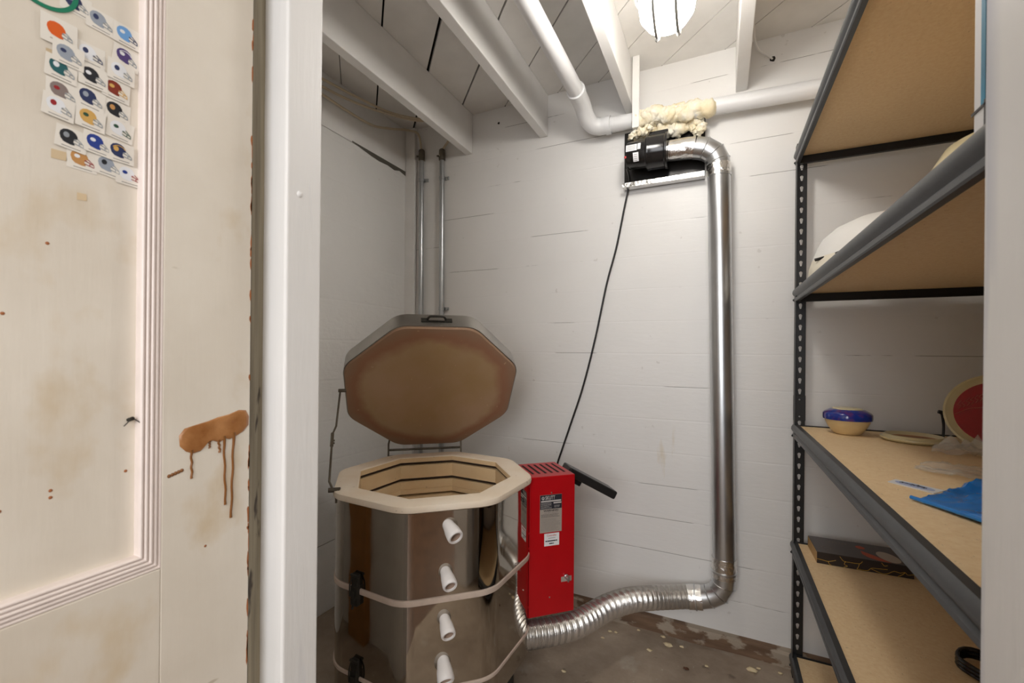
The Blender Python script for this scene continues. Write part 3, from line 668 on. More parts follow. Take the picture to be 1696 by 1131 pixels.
for z, h in ((.492, .0085), (.2575, .0055)):
    ba = MB(); ba.loft([octo(.314, z-h), octo(.3195, z-h*.8), octo(.3205, z), octo(.3195, z+h*.8), octo(.314, z+h)], caps=False); ba.build('clamp_band', 'strap', kiln, smooth=math.radians(30))
# seam strip on the jacket
def fpt(ang, off, tang, z):    # point on a facet: normal angle, distance from axis, tangential, height
    a = math.radians(ang); return Vector((KX+off*math.cos(a)-tang*math.sin(a), KY+off*math.sin(a)+tang*math.cos(a), z))
def fax(ang): a = math.radians(ang); return Vector((-math.sin(a), math.cos(a), 0)), Vector((math.cos(a), math.sin(a), 0))
Zv = Vector((0, 0, 1))
t_, n_ = fax(312.5)
for z0, z1 in ((.502, .722), (.264, .484), (.187, .262)):
    sm_ = MB(); sm_.obox(fpt(312.5, .2892, -.098, (z0+z1)/2), t_, n_, Zv, .005, .0010, (z1-z0)/2); sm_.build('jacket_seam', 'mirror', kiln, bevel=.0005)
# brick: rim plus interior with grooves
z0 = .743; prof = [(.313, .722), (.323, .726), (.3245, .734), (.322, z0-.0015), (.3165, z0), (.254, z0), (.250, z0-.003)]
gro = [.719, .660, .602, .545, .488, .430, .372]
br = MB(); rings = [octo(r, z, .095 if r > .3 else .004) for r, z in prof]; br.loft(rings, caps=False); br.build('brick_rim', 'rim', kiln, smooth=math.radians(35))
pi_ = [(.250, z0-.003)]
for g in gro:
    pi_ += [(.250, g+.0055), (.263, g+.0045), (.263, g-.0055), (.252, g-.0065), (.250, g-.0068)]
    if g in (.660, .545, .43): pi_ += [(.250, g-.034), (.2525, g-.035), (.2525, g-.0365), (.250, g-.0375)]
pi_ += [(.250, .262), (.0001, .262)]
bi = MB(); bi.loft([octo(r, z, .003 if r > .1 else .00001) for r, z in pi_], caps=False); bi.build('brick_lining', 'brick', kiln, smooth=math.radians(20))
# vertical joints between lining bricks
for gi, g in enumerate(gro):
    e = MB()
    if gi < 2: e.tube([p for p in octo(.2575, g, .02, 3)], .0036, 8, closed=True)
    else:
        base = octo(.2575, g, .012, 2); pts = []
        for i in range(len(base)):
            a, b = base[i], base[(i+1) % len(base)]; L = (b-a).length; q = max(1, int(L/.0022))
            for k in range(q): pts.append(a.lerp(b, k/q)+Vector((0, 0, .003*math.sin(len(pts)*PI/1.5))))
        e.tube(pts, .0012, 5, closed=True)
    e.build('heating_element', 'element', kiln, smooth=SM)
# peephole plugs, drooping a little in their holes
R_ = lambda v: Vector(v).normalized()
for (tx, z, dx, dz, s_) in ((-.002, .688, .30, -.42, 1.05), (-.007, .567, .14, -.42, .96), (-.008, .443, .10, -.42, .95), (-.010, .333, .05, -.62, 1.1)):
    d = (n_*.9+t_*dx+Zv*dz).normalized(); p0 = fpt(312.5, .286, tx, z); pg = MB()
    pg.lathe([(.0125*s_, -.01), (.0150*s_, .012), (.0185*s_, .030), (.0200*s_, .046), (.0196*s_, .052), (.0178*s_, .055), (.0142*s_, .0545), (.0136*s_, .050)], p0, 28, d)
    pgo = pg.build('peephole_plug', 'porcelain', kiln, smooth=math.radians(50))
    hh = MB(); hh.lathe([(.0136*s_, .0502), (.0126*s_, .040), (.0118*s_, .030), (0, .029)], p0, 28, d); hh.build('plug_hole', 'plughole', pgo, smooth=math.radians(50))
# latches on the left front facet
tl, nl_ = fax(267.5)
for z in (.502, .272):
    la = MB(); c0 = fpt(267.5, .297, -.022, z); c0 = fpt(267.5, .296, -.030, z)
    la.obox(c0+Zv*.022, tl, nl_, Zv, .011, .007, .016); la.obox(c0-Zv*.020, tl, nl_, Zv, .012, .009, .026); la.obox(c0-Zv*.022+nl_*.009, tl, nl_, Zv, .008, .004, .018)
    la.tube(smooth_path([c0+tl*.012+Zv*.040, c0+tl*.013+nl_*.010+Zv*.010, c0+tl*.011+nl_*.012-Zv*.022, c0+nl_*.011-Zv*.030]), .0022, 8)
    la.tube(smooth_path([c0-tl*.012+Zv*.036, c0-tl*.013+nl_*.010+Zv*.010, c0-tl*.011+nl_*.012-Zv*.022]), .0022, 8)
    la.tube([c0-tl*.014+Zv*.034+nl_*.006, c0+tl*.014+Zv*.034+nl_*.006], .004, 10); la.tube([c0-Zv*.046-tl*.006+nl_*.005, c0-Zv*.058-tl*.007+nl_*.007], .0035, 8)
    la.build('draw_latch', 'iron', kiln, bevel=.0012)
# lid (about 40 degrees forward of upright)
LAZ, LPH = math.radians(39.5), math.radians(40.4)
e1 = Vector((math.cos(LAZ), math.sin(LAZ), 0)); nb = Vector((-math.sin(LAZ), math.cos(LAZ), 0))
e2 = Zv*math.cos(LPH)-nb*math.sin(LPH); no = e1.cross(e2)*-1     # towards the room through the brick face is -no
if no.dot(nb) < 0: no = -no
LH = Vector((-1.058, 1.452, .766)); LR = .315; LC = LH+e2*(LR*math.cos(PI/8))
M['lid'] = lid_mat(*LC)
def lring(R, d, rc=.085):
    return [LC+e1*(p.x)+e2*(p.y)+no*d for p in octo(R, 0, rc, 7, 0, 0, math.radians(22.5))]
ll = MB(); ll.loft([lring(.306, 0), lring(.316, .0012), lring(.320, .006), lring(.320, .055), lring(.314, .062)]); lidb = ll.build('lid', 'lid', kiln, smooth=math.radians(35))
lbn = MB(); lbn.loft([lring(.3205, .008), lring(.3235, .009), lring(.3235, .070), lring(.3190, .0715), lring(.3190, .066)], caps=False); lbo = lbn.build('lid_band', 'lidband', lidb, smooth=math.radians(35))
hc = LC+e2*(.3235*math.cos(PI/8))+no*.038
hd = MB(); hd.tube(smooth_path([hc-e1*.029+e2*.002, hc-e1*.028+e2*.008, hc-e1*.022+e2*.0155, hc-e1*.012+e2*.017, hc+e1*.012+e2*.017, hc+e1*.022+e2*.0155, hc+e1*.028+e2*.008, hc+e1*.029+e2*.002]), .0036, 10)
hd.obox(hc-e1*.038+e2*.002, e1, no, e2, .012, .009, .0012); hd.obox(hc+e1*.038+e2*.002, e1, no, e2, .012, .009, .0012)
hd.obox(hc-no*.006+e2*.002, e1, no, e2, .026, .0025, .002)
hd.build('lid_handle', 'iron', lidb, smooth=SM)
# hinge
hg = MB(); hb = Vector((-1.045, 1.425, 0))
for z, r, k in ((.724, .0045, 0), (.748, .0045, .008)): hg.tube([hb-e1*.152+nb*(.02+k)+Zv*z, hb+e1*.138+nb*(.02+k)+Zv*z], r, 10)
for s_ in (-.150, .136):
    hg.tube([hb+e1*s_+nb*.018+Zv*.705, hb+e1*s_+nb*.03+Zv*.775], .0035, 8)
    q = LC+e1*s_*.98-e2*(.3*math.cos(PI/8)-.02)+no*.045; hg.tube([hb+e1*s_+nb*.028+Zv*.770, q], .0035, 8)
    hg.obox(fpt(132.5, .295, -s_*.72, .69), -e1, nb, Zv, .012, .004, .035)
    hg.tube([fpt(132.5, .298, -s_*.72, .716), hb+e1*s_+nb*.02+Zv*.724], .005, 8)
hg.build('hinge', 'rod', kiln, smooth=SM)
# prop rod on the left
pr2 = MB(); pts = [(-1.178, 1.105, 1.002), (-1.132, 1.046, .892), (-1.133, 1.032, .868), (-1.012, .912, .762), (-.990, .905, .743)]
pr2.tube(pts[:2]+[pts[2]]+pts[3:], .0032, 8)
P1, P2 = Vector(pts[1]), Vector(pts[2]); dv = (Vector(pts[3])-P2).normalized()
pr2.tube([P2-dv*.004, P2+dv*.055], .0052, 8); pr2.tube([P2+dv*.03, P2+dv*.03+e1*.008], .003, 8); pr2.tube([P2+dv*.042, P2+dv*.042+e1*.008], .003, 8)
pr2.tube([Vector(pts[0])-e1*.006, Vector(pts[0])+e1*.020], .006, 10); pr2.tube([Vector(pts[-1])-e1*.012, Vector(pts[-1])+e1*.02], .007, 10); pr2.obox(Vector(pts[-1])+Vector((.012, .006, -.015)), e1, nb, Zv, .006, .006, .02)
pr2.build('prop_rod', 'rod', kiln, smooth=SM)

# ---------------------------------------------------------------- red control box
A = Vector((-.546, 1.289, 0)); u_ = Vector((.110, .104, 0)).normalized(); w_ = Vector((-u_.y, u_.x, 0)); nf = -w_    # front face normal
BW, BD, B0, B1 = .160, .170, .287, .738
bx0 = thing('control_box', (A.x+u_.x*BW/2+w_.x*BD/2, A.y+u_.y*BW/2+w_.y*BD/2, B0), 'tall red metal control box fixed to the side of the kiln', 'control box')
cc = A+u_*BW/2+w_*BD/2+Zv*(B0+B1)/2
hs = MB(); hs.obox(cc, u_, w_, Zv, BW/2, BD/2, (B1-B0)/2); hso = hs.build('housing', 'red', bx0, bevel=.002)
MB().obox(A+w_*BD/2-u_*.012+Zv*(B0+B1)/2, u_, w_, Zv, .013, BD/2-.004, (B1-B0)/2-.006).build('side_gap', 'slot', bx0)
sl = MB()
for k in range(6):
    c_ = A+u_*(.026+k*.0225)+w_*.092+Zv*(B1+.0003); hw_ = .056; ring = []
    for j in range(12):
        a = 2*PI*j/12; ring.append(c_+u_*(.0042*math.cos(a))+w_*(math.copysign(hw_-.004, math.sin(a)) if abs(math.sin(a)) > .01 else 0)+w_*.004*math.sin(a))
    sl.prism([c_+u_*.004-w_*hw_, c_+u_*.004+w_*hw_, c_-u_*.004+w_*hw_, c_-u_*.004-w_*hw_], (0, 0, 1), .0004)
sl.build('vent_slot', 'slot', hso)
def fp(u, z, d=0): return A+u_*u+nf*d+Zv*z
def flab(name, u0, u1, za, zb, mat, parent, d=.0004, bev=0):
    mb = MB(); mb.prism([fp(u0, za, d), fp(u1, za, d), fp(u1, zb, d), fp(u0, zb, d)], nf, .0004); return mb.build(name, mat, parent)
def scr(mb, c, ax, r=.0045): mb.lathe([(0, .0035), (r*.6, .003), (r, .0012), (r, 0)], c, 12, ax)
for u, z in ((.0035, .712), (.0035, .560), (.0035, .512), (.0035, .325)):
    s_ = MB(); scr(s_, fp(u-.006, z), nf, .004); s_.build('screw', 'redtop', hso, smooth=SM)
for u, z in ((.076, .684), (.072, .345)):
    s_ = MB(); scr(s_, fp(u, z), nf, .0032); s_.build('screw', 'foil', hso, smooth=SM)
lab = flab('rating_label', .036, .113, .556, .678, 'tagsilver', bx0)
flab('label_header', .0365, .1125, .632, .6775, 'ink', lab, .0009)
text_mesh('label_text', 'SKUTT', .0165, fp(.071, .668, .0014), u_, Zv, 'inksilver', lab, .0002, width=.034)
cir = MB(); cir.loft([[fp(.0465+r*math.cos(a*PI/12), .668+r*math.sin(a*PI/12), d) for a in range(24)] for r, d in ((.0052, .0013), (.0052, .0016), (.0036, .0016), (.0036, .0013))], closed=True); cir.prism([fp(.0445, .665, .0013), fp(.0485, .665, .0013), fp(.0465, .6715, .0013)], nf, .0003); cir.build('label_emblem', 'inksilver', lab)
flab('label_strip', .0395, .1095, .6555, .6600, 'inksilver', lab, .0014); flab('label_strip', .083, .1105, .6485, .6530, 'inksilver', lab, .0014)
def fine_lines(u0, u1, z0_, z1_, n, mat, seed, h=.0008, name='label_print'):
    r = random.Random(seed); mb = MB()
    for k in range(n):
        z = z0_+(z1_-z0_)*k/(n-1); u = u0
        ue = u1-r.uniform(0, .25)*(u1-u0)
        while u < ue:
            L = r.uniform(.002, .006); mb.prism([fp(u, z, .0014), fp(min(u+L, ue), z, .0014), fp(min(u+L, ue), z+h, .0014), fp(u, z+h, .0014)], nf, .0002); u += L+.0011
    return mb.build(name, mat, lab)
fine_lines(.039, .078, .6345, .652, 7, 'inksilver', 1); fine_lines(.086, .109, .6365, .642, 3, 'inksilver', 2)
text_mesh('label_text', 'WARNING', .0075, fp(.0745, .6265, .0008), u_, Zv, 'ink', lab, .0002, width=.052)
text_mesh('label_text', 'DO NOT TOUCH', .0048, fp(.0745, .6195, .0008), u_, Zv, 'inkgrey', lab, 0, width=.046)
fine_lines(.040, .109, .606, .614, 3, 'ink', 3, .0010); fine_lines(.040, .109, .562, .600, 12, 'inkgrey', 4, .0006)
l2 = flab('notice_label', .052, .1045, .512, .5525, 'paper', bx0)
text_mesh('label_text', 'Controller', .0085, fp(.078, .5455, .0008), u_, Zv, 'inkred', l2, 0, width=.034)
lab = l2
fine_lines(.066, .092, .5365, .5366, 2, 'inkgrey', 21, .0012); fine_lines(.056, .100, .5265, .5266, 2, 'ink', 22, .0032); fine_lines(.069, .089, .5180, .5181, 2, 'ink', 23, .0032)
kn = flab('switch_tag', .113, .150, .388, .4045, 'tagsilver', bx0)
kb = MB(); c_ = fp(.130, .405, .001); kb.lathe([(.0075, 0), (.0075, .004), (.0055, .006), (.0052, .016), (.0035, .018), (0, .018)], c_, 20, nf); kb.obox(c_+nf*.017-Zv*.002, u_, nf, Zv, .0022, .003, .0085); kb.build('toggle_switch', 'conduit', bx0, smooth=SM)
# flat black control panel tilted out from the far side of the box
q0, q1 = Vector((-.484, 1.512, .712)), Vector((-.341, 1.600, .622)); mid = (q0+q1)/2+Vector((.0, .0, .0)); ex = (q1-q0).normalized(); ez_ = (Vector((-.30, .954, .30)).cross(ex)); 
ey = Vector((-.23, .965, -.21)); ey = (ey-ex*ey.dot(ex)).normalized(); ez = ex.cross(ey).normalized()
if ez.z < 0: ez = -ez
hp = MB(); hp.obox(mid+ey*.045, ex, ey, ez, .100, .050, .0150); hpo = hp.build('tilted_panel', 'black', bx0, bevel=.006, seg=3)
MB().obox(mid-ex*.045+ey*.04-ez*.020, ex, ey, ez, .018, .018, .014).build('panel_bracket', 'black', hpo, bevel=.004)

# ---------------------------------------------------------------- shelving unit
SX0, SX1, SY0, SY1 = .244, .854, .545, 1.855
sh = thing('shelving_unit', (SX0, SY1, 0), 'black steel shelving unit with particleboard shelves along the right wall', 'shelving unit')
levels = [1.842, 1.352, .868, .452, .048]      # beam centre heights
def keyhole_leg(mb, x0, x1, y, z0, z1, sgn):
    """plate of the angle post facing -Y with keyhole slots punched through"""
    pitch = .0381; th = .0022; xc = (x0+x1)/2+.001; z = z0; n_ = 16
    def hole(zc):
        o = []
        for k in range(n_):
            a = 2*PI*k/n_+PI/n_
            cx_, cz_ = math.cos(a), math.sin(a)
            if cz_ > -.35: o.append((xc+.0052*cx_, zc+.004+.0052*cz_))
            else: o.append((xc+.0032*max(-1, min(1, cx_*1.3)), zc-.006+(-.0045 if abs(cx_) < .75 else -.001)))
        return o
    while z < z1-.001:
        zz = min(z+pitch, z1); full = zz-z > pitch*.9
        if not full: mb.box(x0, x1, y-th, y, z, zz); z = zz; continue
        zc = (z+zz)/2; h = hole(zc); outer = []
        for k in range(n_):
            a = 2*PI*k/n_+PI/n_; c_, s_ = math.cos(a), math.sin(a); hx_, hz_ = (x1-x0)/2, (zz-z)/2; m_ = max(abs(c_)/1, abs(s_)/1)
            outer.append(((x0+x1)/2+hx_*c_/m_, zc+hz_*s_/m_))
        for k in range(n_):
            j = (k+1) % n_
            a1, a2, b1, b2 = outer[k], outer[j], h[k], h[j]
            v = [Vector((p[0], y-th, p[1])) for p in (a1, a2, b2, b1)]+[Vector((p[0], y, p[1])) for p in (a1, a2, b2, b1)]
            mb.add(v, [(0, 1, 2, 3), (7, 6, 5, 4), (3, 2, 6, 7)])
            # corner filler where the outline turns a corner
            if abs(a1[0]-a2[0]) > 1e-6 and abs(a1[1]-a2[1]) > 1e-6:
                cx_ = a1[0] if abs(abs(a1[0]-(x0+x1)/2)-(x1-x0)/2) < 1e-6 else a2[0]; cz_ = a1[1] if abs(abs(a1[1]-zc)-(zz-z)/2) < 1e-6 else a2[1]
                mb.add([Vector((a1[0], y-th, a1[1])), Vector((cx_, y-th, cz_)), Vector((a2[0], y-th, a2[1])), Vector((a1[0], y, a1[1])), Vector((cx_, y, cz_)), Vector((a2[0], y, a2[1]))], [(0, 1, 2), (5, 4, 3)])
        z = zz
for (px_, py_, sx, sy) in ((SX0, SY1, 1, -1), (SX1, SY1, -1, -1), (SX0, SY0, 1, 1), (SX1, SY0, -1, 1)):
    pm_ = MB(); xa, xb = (px_-.0035, px_+.0315) if sx > 0 else (px_-.0315, px_+.0035)
    yy_ = py_-.0 if sy < 0 else py_
    if (px_, py_) == (SX0, SY1): keyhole_leg(pm_, xa, xb, yy_, .0, 1.885, 1)
    else: pm_.box(xa, xb, yy_-.0022, yy_, 0, 1.885)
    x_ = px_-.0035 if sx > 0 else px_+.0015
    pm_.box(x_, x_+.002, min(yy_, yy_+sy*.033), max(yy_, yy_+sy*.033), 0, 1.885)
    po = pm_.build('upright_post', 'postmetal', sh)
    if (px_, py_) == (SX0, SY1):
        MB().box(xa-.001, xb+.001, yy_-.0055, yy_-.0025, .905, .995).build('splice_plate', 'postmetal', po, bevel=.001)
        for z in (.92, .98): 
            s_ = MB(); scr(s_, ((xa+xb)/2, yy_-.0055, z), (0, -1, 0), .003); s_.build('rivet', 'conduit', po)
def beam_prof():
    return [(.012, .024), (-.001, .024), (-.005, .021), (-.009, .014), (-.0095, .006), (-.006, -.001), (-.001, -.004), (.001, -.007), (-.003, -.010), (-.0055, -.013), (-.0055, -.021), (-.003, -.0235), (.008, -.0235), (.008, -.0215), (0, -.020), (.003, -.006), (0, .004), (.001, .016), (.002, .022), (.012, .022)]
for zc in levels:
    top = zc+.020
    for X_, s_ in ((SX0-.001, 1), (SX1+.001, -1)):
        b = MB(); b.loft([[Vector((X_+s_*x, y, zc+z)) for x, z in beam_prof()] for y in (SY0+.004, SY1-.004)]); b.build('shelf_beam', 'shelfmetal', sh, smooth=math.radians(35))
    for Y_ in (SY0+.004, SY1-.010):
        MB().box(SX0+.004, SX1-.004, Y_, Y_+.003, zc-.024, zc+.022).box(SX0+.004, SX1-.004, min(Y_, Y_-.01 if Y_ > 1 else Y_+.012), max(Y_, Y_+.0) if Y_ > 1 else Y_+.012, zc-.024, zc-.021).build('end_beam', 'postmetal', sh, bevel=.0008)
    MB().box(SX0+.0035, SX1-.0035, SY0+.010, SY1-.014, zc+.004, zc+.0185).build('shelf_board', 'pboard', sh, bevel=.0008)
    for Y_ in (SY1-.02, ):
        r_ = MB(); scr(r_, (SX0-.007, SY1-.012, zc-.017), (-1, 0, 0), .004); r_.build('rivet', 'postmetal', sh)
T = [z+.0185 for z in levels]

# ---------------------------------------------------------------- things on the shelves
bc = (.372, 1.735, T[2])
bowl = thing('lidded_bowl', bc, 'small cream ceramic bowl with a cobalt blue glazed lid on the middle shelf', 'bowl')
MB().lathe([(0, 0), (.030, 0), (.036, .004), (.050, .022), (.0585, .040), (.0605, .052), (.056, .052)], bc, 48).build('bowl_body', 'cream', bowl, smooth=SM)
ld = MB(); ld.lathe([(.058, .048), (.0645, .048), (.0655, .054), (.0650, .066), (.061, .071), (.046, .080), (.040, .081)], bc, 48); ld.build('lid', 'blueglaze', bowl, smooth=SM)
MB().lathe([(.041, .0795), (.039, .0835), (.034, .085), (0, .0845)], bc, 48).build('lid_cap', 'creamrim', bowl, smooth=SM)
dc = (.520, 1.680, T[2])
dish = thing('shallow_dish', dc, 'shallow cream glazed dish lying flat beside the blue lidded bowl', 'dish')
MB().lathe([(0, 0), (.060, 0), (.073, .003), (.0775, .008), (.077, .012), (.072, .013), (.069, .018), (.066, .020), (.063, .017), (.060, .010)], dc, 56).build('dish_body', 'creamrim', dish, smooth=SM)
MB().lathe([(.0605, .0105), (.058, .008), (0, .0075)], dc, 56).build('dish_inside', 'terra', dish, smooth=SM)
# round red plate leaning against the wall side
pc = Vector((.668, 1.60, T[2]+.103)); pn = Vector((-.42, -.86, .28)).normalized()
plt = thing('round_plate', (pc.x, pc.y, T[2]), 'round red glazed plate with a cream rim standing on edge on the middle shelf', 'plate')
MB().lathe([(0, -.012), (.085, -.012), (.100, -.004), (.1055, .004), (.105, .009), (.100, .010), (.092, .004), (.080, .002)], pc, 64, pn).build('plate_body', 'creamrim', plt, smooth=SM)
pin = MB().lathe([(.0905, .0035), (.080, .0022), (0, .0015)], pc, 64, pn).build('plate_centre', 'redglaze', plt, smooth=SM)
pu = pn.cross(Zv).normalized()*-1; pv = pn.cross(pu); pv = pv if pv.z > 0 else -pv
pu = pu if pu.x > 0 else -pu
etch = MB(); re_ = random.Random(2)
def pp_(a, b): return pc+pu*a+pv*b+pn*.0034
etch.tube(smooth_path([pp_(-.080, -.012), pp_(-.055, .006), (pp_(-.03, .012)), pp_(0, .02), pp_(.04, .05)]), .0007, 5)
for k in range(13):
    a = -.074+k*.008; b = .004+k*.0052
    etch.tube(smooth_path([pp_(a, b), pp_(a+.004, b+.006+re_.uniform(0, .004)), pp_(a-.002, b+.012), pp_(a+.004, b+.018+re_.uniform(0, .006))]), .0006, 5)
M['etch'] = plain('etched_line', srgb(206, 120, 104), .5); etch.build('etched_pattern', 'etch', pin)
hk = MB(); hk.tube(smooth_path([(.610, 1.75, T[2]+.002), (.612, 1.752, T[2]+.04), (.608, 1.75, T[2]+.075), (.603, 1.748, T[2]+.082)]), .0035, 8); hk.tube([(.598, 1.748, T[2]+.086), (.612, 1.748, T[2]+.082)], .0055, 10); hk.lathe([(0, 0), (.010, 0), (.010, .003), (0, .003)], (.610, 1.75, T[2]), 16)
tag(hk.build('black_hook', 'black', smooth=SM), 'small black upright hook behind the red plate', 'hook')
def sheet(name, corners, mat, h, seed, n=26, base=0, lift=None, thick=.0008, parent=None):
    a, b, c_, d = [Vector(p) for p in corners]; v = []; f = []
    for i in range(n+1):
        for j in range(n+1):
            s_, t = i/n, j/n; p = (a*(1-s_)+b*s_)*(1-t)+(d*(1-s_)+c_*s_)*t
            q = noise.noise(Vector((s_*4, t*4, seed)))*.6+abs(noise.noise(Vector((s_*9, t*9, seed+3))))*.7
            z = h*max(0, .35+q) if lift is None else h*max(0, .25+q)*lift(s_, t)
            v.append(p+Vector((0, 0, z+.0005))+Vector((noise.noise(Vector((s_*5, t*5, seed+9))), noise.noise(Vector((s_*5, t*5, seed+19))), 0))*.004)
    for i in range(n):
        for j in range(n): f.append((i*(n+1)+j, (i+1)*(n+1)+j, (i+1)*(n+1)+j+1, i*(n+1)+j+1))
    mb = MB(); mb.add(v, f); o = mb.build(name, mat, parent, smooth=1.0)
    m_ = o.modifiers.new('thickness', 'SOLIDIFY'); m_.thickness = thick; m_.offset = 1; return o
z3 = T[2]+.001
tag(sheet('clear_plastic_bag', [(.50, 1.50, z3), (.70, 1.36, z3), (.72, 1.53, z3), (.54, 1.60, z3)], 'clear', .055, 4, lift=lambda s, t: math.sin(PI*min(1, s*.8+.15))*math.sin(PI*min(1, t*.8+.15))), 'crumpled clear plastic bag in front of the red plate', 'plastic bag')
tag(sheet('clear_plastic_bag', [(.385, 1.24, z3), (.60, 1.12, z3), (.64, 1.26, z3), (.42, 1.31, z3)], 'clear', .016, 8), 'flat clear plastic sleeve lying between the card and the crumpled bag', 'plastic bag')
cdv = [Vector((.306, 1.116, T[2])), Vector((.357, 1.060, T[2])), Vector((.384, 1.092, T[2])), Vector((.327, 1.146, T[2]))]
card = thing('printed_card', tuple(cdv[0]), 'small white card with blue oval and dark handwriting-like print on the shelf', 'card')
MB().prism(cdv, (0, 0, 1), .0012).build('card_paper', 'paper', card)
ca = sum(cdv, Vector())/4; cu1 = (cdv[1]-cdv[0]).normalized(); cu2 = (cdv[3]-cdv[0]); cu2 = (cu2-cu1*cu2.dot(cu1)).normalized()
cl_ = (cdv[1]-cdv[0]).length/2; cw_ = (cdv[3]-cdv[0]).length/2
MB().prism([ca+cu1*cl_*.86*math.cos(a*PI/16)+cu2*cw_*.72*math.sin(a*PI/16)+Zv*.0013 for a in range(32)], (0, 0, 1), .0003).build('card_oval', 'paperblue', card)
ck = MB(); rc_ = random.Random(9)
for k in range(11):
    a = -.62*cl_+k*.105*cl_; ck.tube(smooth_path([ca+cu1*a+cu2*rc_.uniform(-.3, 0)*cw_+Zv*.0018, ca+cu1*(a+.03*cl_)+cu2*rc_.uniform(.1, .6)*cw_+Zv*.0018, ca+cu1*(a+.1*cl_)+cu2*rc_.uniform(-.2, .3)*cw_+Zv*.0018], 4), .0006, 5)
ck.build('card_print', 'ink', card)
bl = thing('blue_plastic_bag', (.38, .98, T[2]), 'shiny blue plastic bag folded on the middle shelf near the right jamb', 'plastic bag')
sheet('bag_film', [(.312, .985, z3+.003), (.372, .880, z3+.003), (.60, 1.00, z3+.01), (.44, 1.11, z3+.01)], 'bluefilm', .026, 14, lift=lambda s, t: .25+t, parent=bl)
MB().tube(smooth_path([(.306, .997, z3+.004), (.325, .962, z3+.005), (.345, .922, z3+.006), (.372, .872, z3+.006)]), [.0035]*25, 10).build('rolled_edge', 'bluefilm', bl, smooth=SM)
# patterned flat box on the fourth shelf
bo = Vector((.288, 1.695, T[3]+.0005)); bx1 = Vector((.243, .006, 0)); bu = bx1.normalized(); bwv = Vector((-bu.y, bu.x, 0)); BL, BDp, BH = .243, .138, .036
cb_ = thing('patterned_box', tuple(bo), 'flat dark cardboard box with gold crackle lines and red and beige leaf print', 'box')
bc_ = bo+bu*BL/2+bwv*BDp/2+Zv*BH/2
MB().obox(bc_, bu, bwv, Zv, BL/2, BDp/2, BH/2).build('box_body', 'boxside', cb_, bevel=.0006)
MB().obox(bc_+Zv*(BH/2+.0003), bu, bwv, Zv, BL/2-.001, BDp/2-.001, .0003).build('box_top', 'boxtop', cb_)
MB().obox(bc_-bu*(BL/2+.0002), bu, bwv, Zv, .0004, BDp/2-.001, BH/2-.001).build('box_end', 'kraft', cb_)
gl = MB()
def bf(u, z): return bo+bu*u-bwv*.0004+Zv*z
for pts in ([(0, .014), (.012, .013), (.03, .011), (.05, .018)], [(.03, .011), (.032, .004), (.038, .0)], [(.06, .032), (.07, .02), (.085, .019), (.11, .020), (.118, .028)], [(.075, .02), (.072, .010), (.08, .006), (.07, 0)], [(.11, .020), (.108, .010), (.104, .002)], [(.104, .002), (.13, .003), (.14, .012), (.155, .014), (.18, .016)], [(.14, .010), (.165, .002), (.18, .004), (.195, .014), (.21, .012)], [(.165, .034), (.172, .026), (.18, .028)], [(.18, .004), (.172, -.0)], [(.21, .012), (.222, .016), (.228, .010), (.243, .014)], [(.205, .0), (.215, .008), (.222, .016)]):
    gl.tube(smooth_path([bf(u, max(.001, min(.035, z))) for u, z in pts], 5), .0007, 5)
gl.build('gold_lines', 'gold', cb_)
def bt(u, v, h=.0009): return bo+bu*u+bwv*v+Zv*(BH+h)
def ell(cu, cv_, ru, rv, rot=0, h=.0009, n=28):
    return [bt(cu+ru*math.cos(a*2*PI/n)*math.cos(rot)-rv*math.sin(a*2*PI/n)*math.sin(rot), cv_+ru*math.cos(a*2*PI/n)*math.sin(rot)+rv*math.sin(a*2*PI/n)*math.cos(rot), h) for a in range(n)]
MB().prism(ell(.195, .045, .026, .040, .25), (0, 0, 1), .0002).build('leaf_print', 'beigeprint', cb_)
op = MB(); op.prism([bt(.130, .066), bt(.128, .040), bt(.140, .018), (bt(.160, .006)), bt(.190, .002), bt(.176, .020), bt(.158, .042)], (0, 0, 1), .0004); op.prism(ell(.136, .094, .012, .013, .5), (0, 0, 1), .0003); op.build('leaf_print', 'orangeprint', cb_)
bp = MB()
for k in range(6): bp.prism([bt(.052+k*.009, .100, .0007), bt(.057+k*.009, .100, .0007), bt(.059+k*.009, .110, .0007), bt(.054+k*.009, .110, .0007)], (0, 0, 1), .0002)
bp.loft([ [p for p in ell(.034, .045, rr1, rr1*1.1, 0, hh1)] for rr1, hh1 in ((.013, .0007), (.013, .0010), (.0115, .0010), (.0115, .0007))], closed=True)
bp.build('box_print', plain('faint_print', srgb(110, 98, 88), .4), cb_)
# white domed forms on the second shelf
dm = thing('plaster_dome', (.432, 1.595, T[1]), 'large white domed plaster form near the far end of the second shelf', 'plaster form')
MB().lathe([(.184, 0), (.186, .012), (.184, .034), (.176, .060)], (.432, 1.615, T[1]), 64).build('dome_skirt', plain('cream_plaster', srgb(238, 230, 212), .6), dm, smooth=SM)
MB().lathe([(.176, .060), (.163, .098), (.150, .122), (.120, .150), (.07, .174), (.03, .182), (0, .183)], (.432, 1.615, T[1]), 64).build('dome_top', 'white_c', dm, smooth=SM)
tag(MB().tube(smooth_path([(.253, 1.560, T[1]+.052), (.262, 1.555, T[1]+.053), (.285, 1.530, T[1]+.056), (.300, 1.50, T[1]+.058)]), .0045, 10).build('black_strap', 'black', smooth=SM), 'short black strap in front of the white plaster dome', 'strap')
tag(MB().lathe([(0, 0), (.11, 0), (.125, .018), (.123, .055), (.102, .092), (.06, .114), (0, .119)], (.418, .90, T[1]), 56).build('plaster_form', 'creamrim', smooth=SM), 'cream rounded form on the second shelf half hidden by the steel beam and right jamb', 'plaster form')
pk_ = thing('blue_package', (.30, .60, T[1]), 'white and teal package standing upright on the second shelf at the right jamb', 'package')
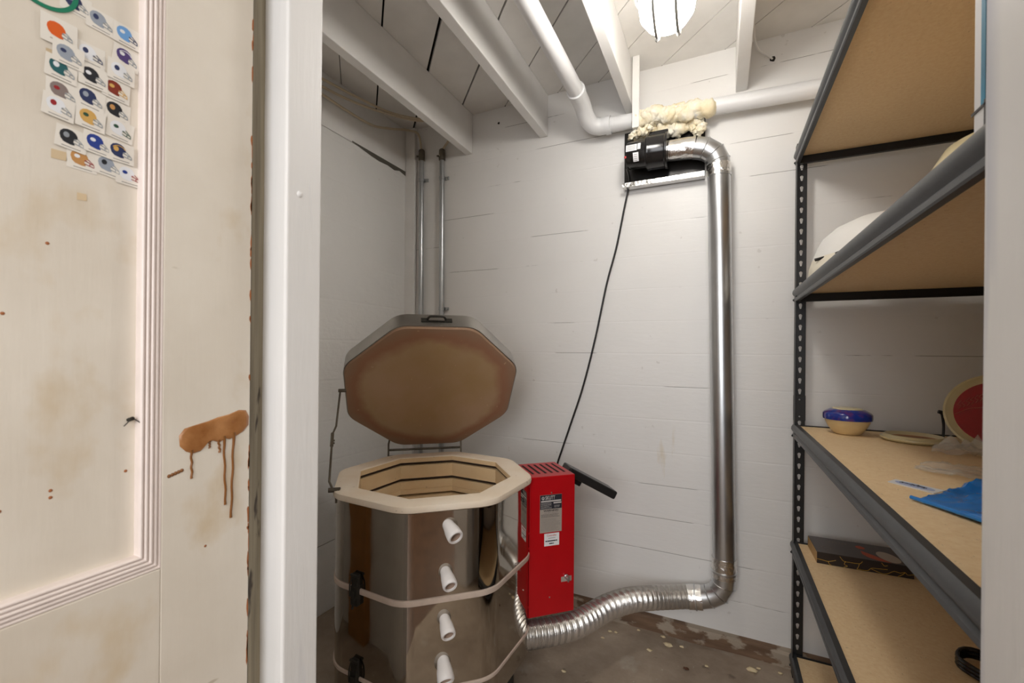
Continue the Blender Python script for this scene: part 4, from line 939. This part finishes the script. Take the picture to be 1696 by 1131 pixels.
MB().box(.2445, .36, .612, .640, T[1], 1.76).build('package_body', 'paper', pk_, bevel=.004)
M['tealp'] = plain('teal_print', srgb(22, 130, 168), .4, var=.2)
MB().box(.2438, .2450, .6135, .6215, T[1]+.03, 1.75).box(.255, .352, .6112, .6122, T[1]+.03, 1.75).build('package_print', 'tealp', pk_)
MB().box(.2434, .2446, .610, .6145, T[1]+.002, T[1]+.034).box(.2434, .2446, .6115, .640, T[1]+.028, T[1]+.031).build('package_edge', 'boxside', pk_)
co = MB()
for k in range(3): co.tube([(.520+.050*math.cos(a*PI/12), 1.262+.050*math.sin(a*PI/12), T[3]+.006+k*.008+.002*math.sin(a)) for a in range(24)], .0045, 8, closed=True)
tag(co.build('cable_coil', 'gloss_black', smooth=SM), 'dark glossy coil of cable on the fourth shelf at the right jamb', 'cable')

# ---------------------------------------------------------------- scraps on the floor
CH = [(-.413, 1.737), (-.396, 1.790), (-.291, 1.85), (-.196, 1.85), (-.173, 1.804), (-.124, 1.82), (-.235, 1.743), (-.034, 1.748), (.113, 1.794), (.136, 1.818), (.205, 1.825), (-.493, 1.493), (-.453, 1.768), (-.373, 1.795), (-.10, 1.70)]
CL = ['tiny cream foam scrap on the floor below the flexible hose', 'cream foam scrap against the sill below the hose', 'cream foam scrap by the sill, left of the larger pair', 'pale foam scrap touching the sill at mid wall', 'large cream foam scrap in the middle of the floor patch', 'small cream scrap right of the large one', 'pale flat scrap left of the large foam scrap', 'small pale scrap on the floor below the duct', 'curled cream peel near the shelving unit', 'small crumb beside the curled cream peel', 'cream crumb at the foot of the black shelf post', 'pale crumb on the concrete in front of the hose', 'small crumb under the flexible hose bend', 'crumb next to the hose by the sill', 'brown dry scrap on the concrete']
SZ = [.006, .007, .006, .008, .013, .007, .008, .006, .014, .006, .007, .007, .005, .006, .008]
for i, ((x, y), lab, s_) in enumerate(zip(CH, CL, SZ)):
    mb = MB(); blob(mb, (x, y, s_*.45), s_, i+3, 2, .5, (1.2, .8, .42)); tag(mb.build('foam_scrap', 'leaf' if i == 14 else 'chip', smooth=1.2, loc=(x, y, 0)), lab, 'scrap', 'scraps on the floor')
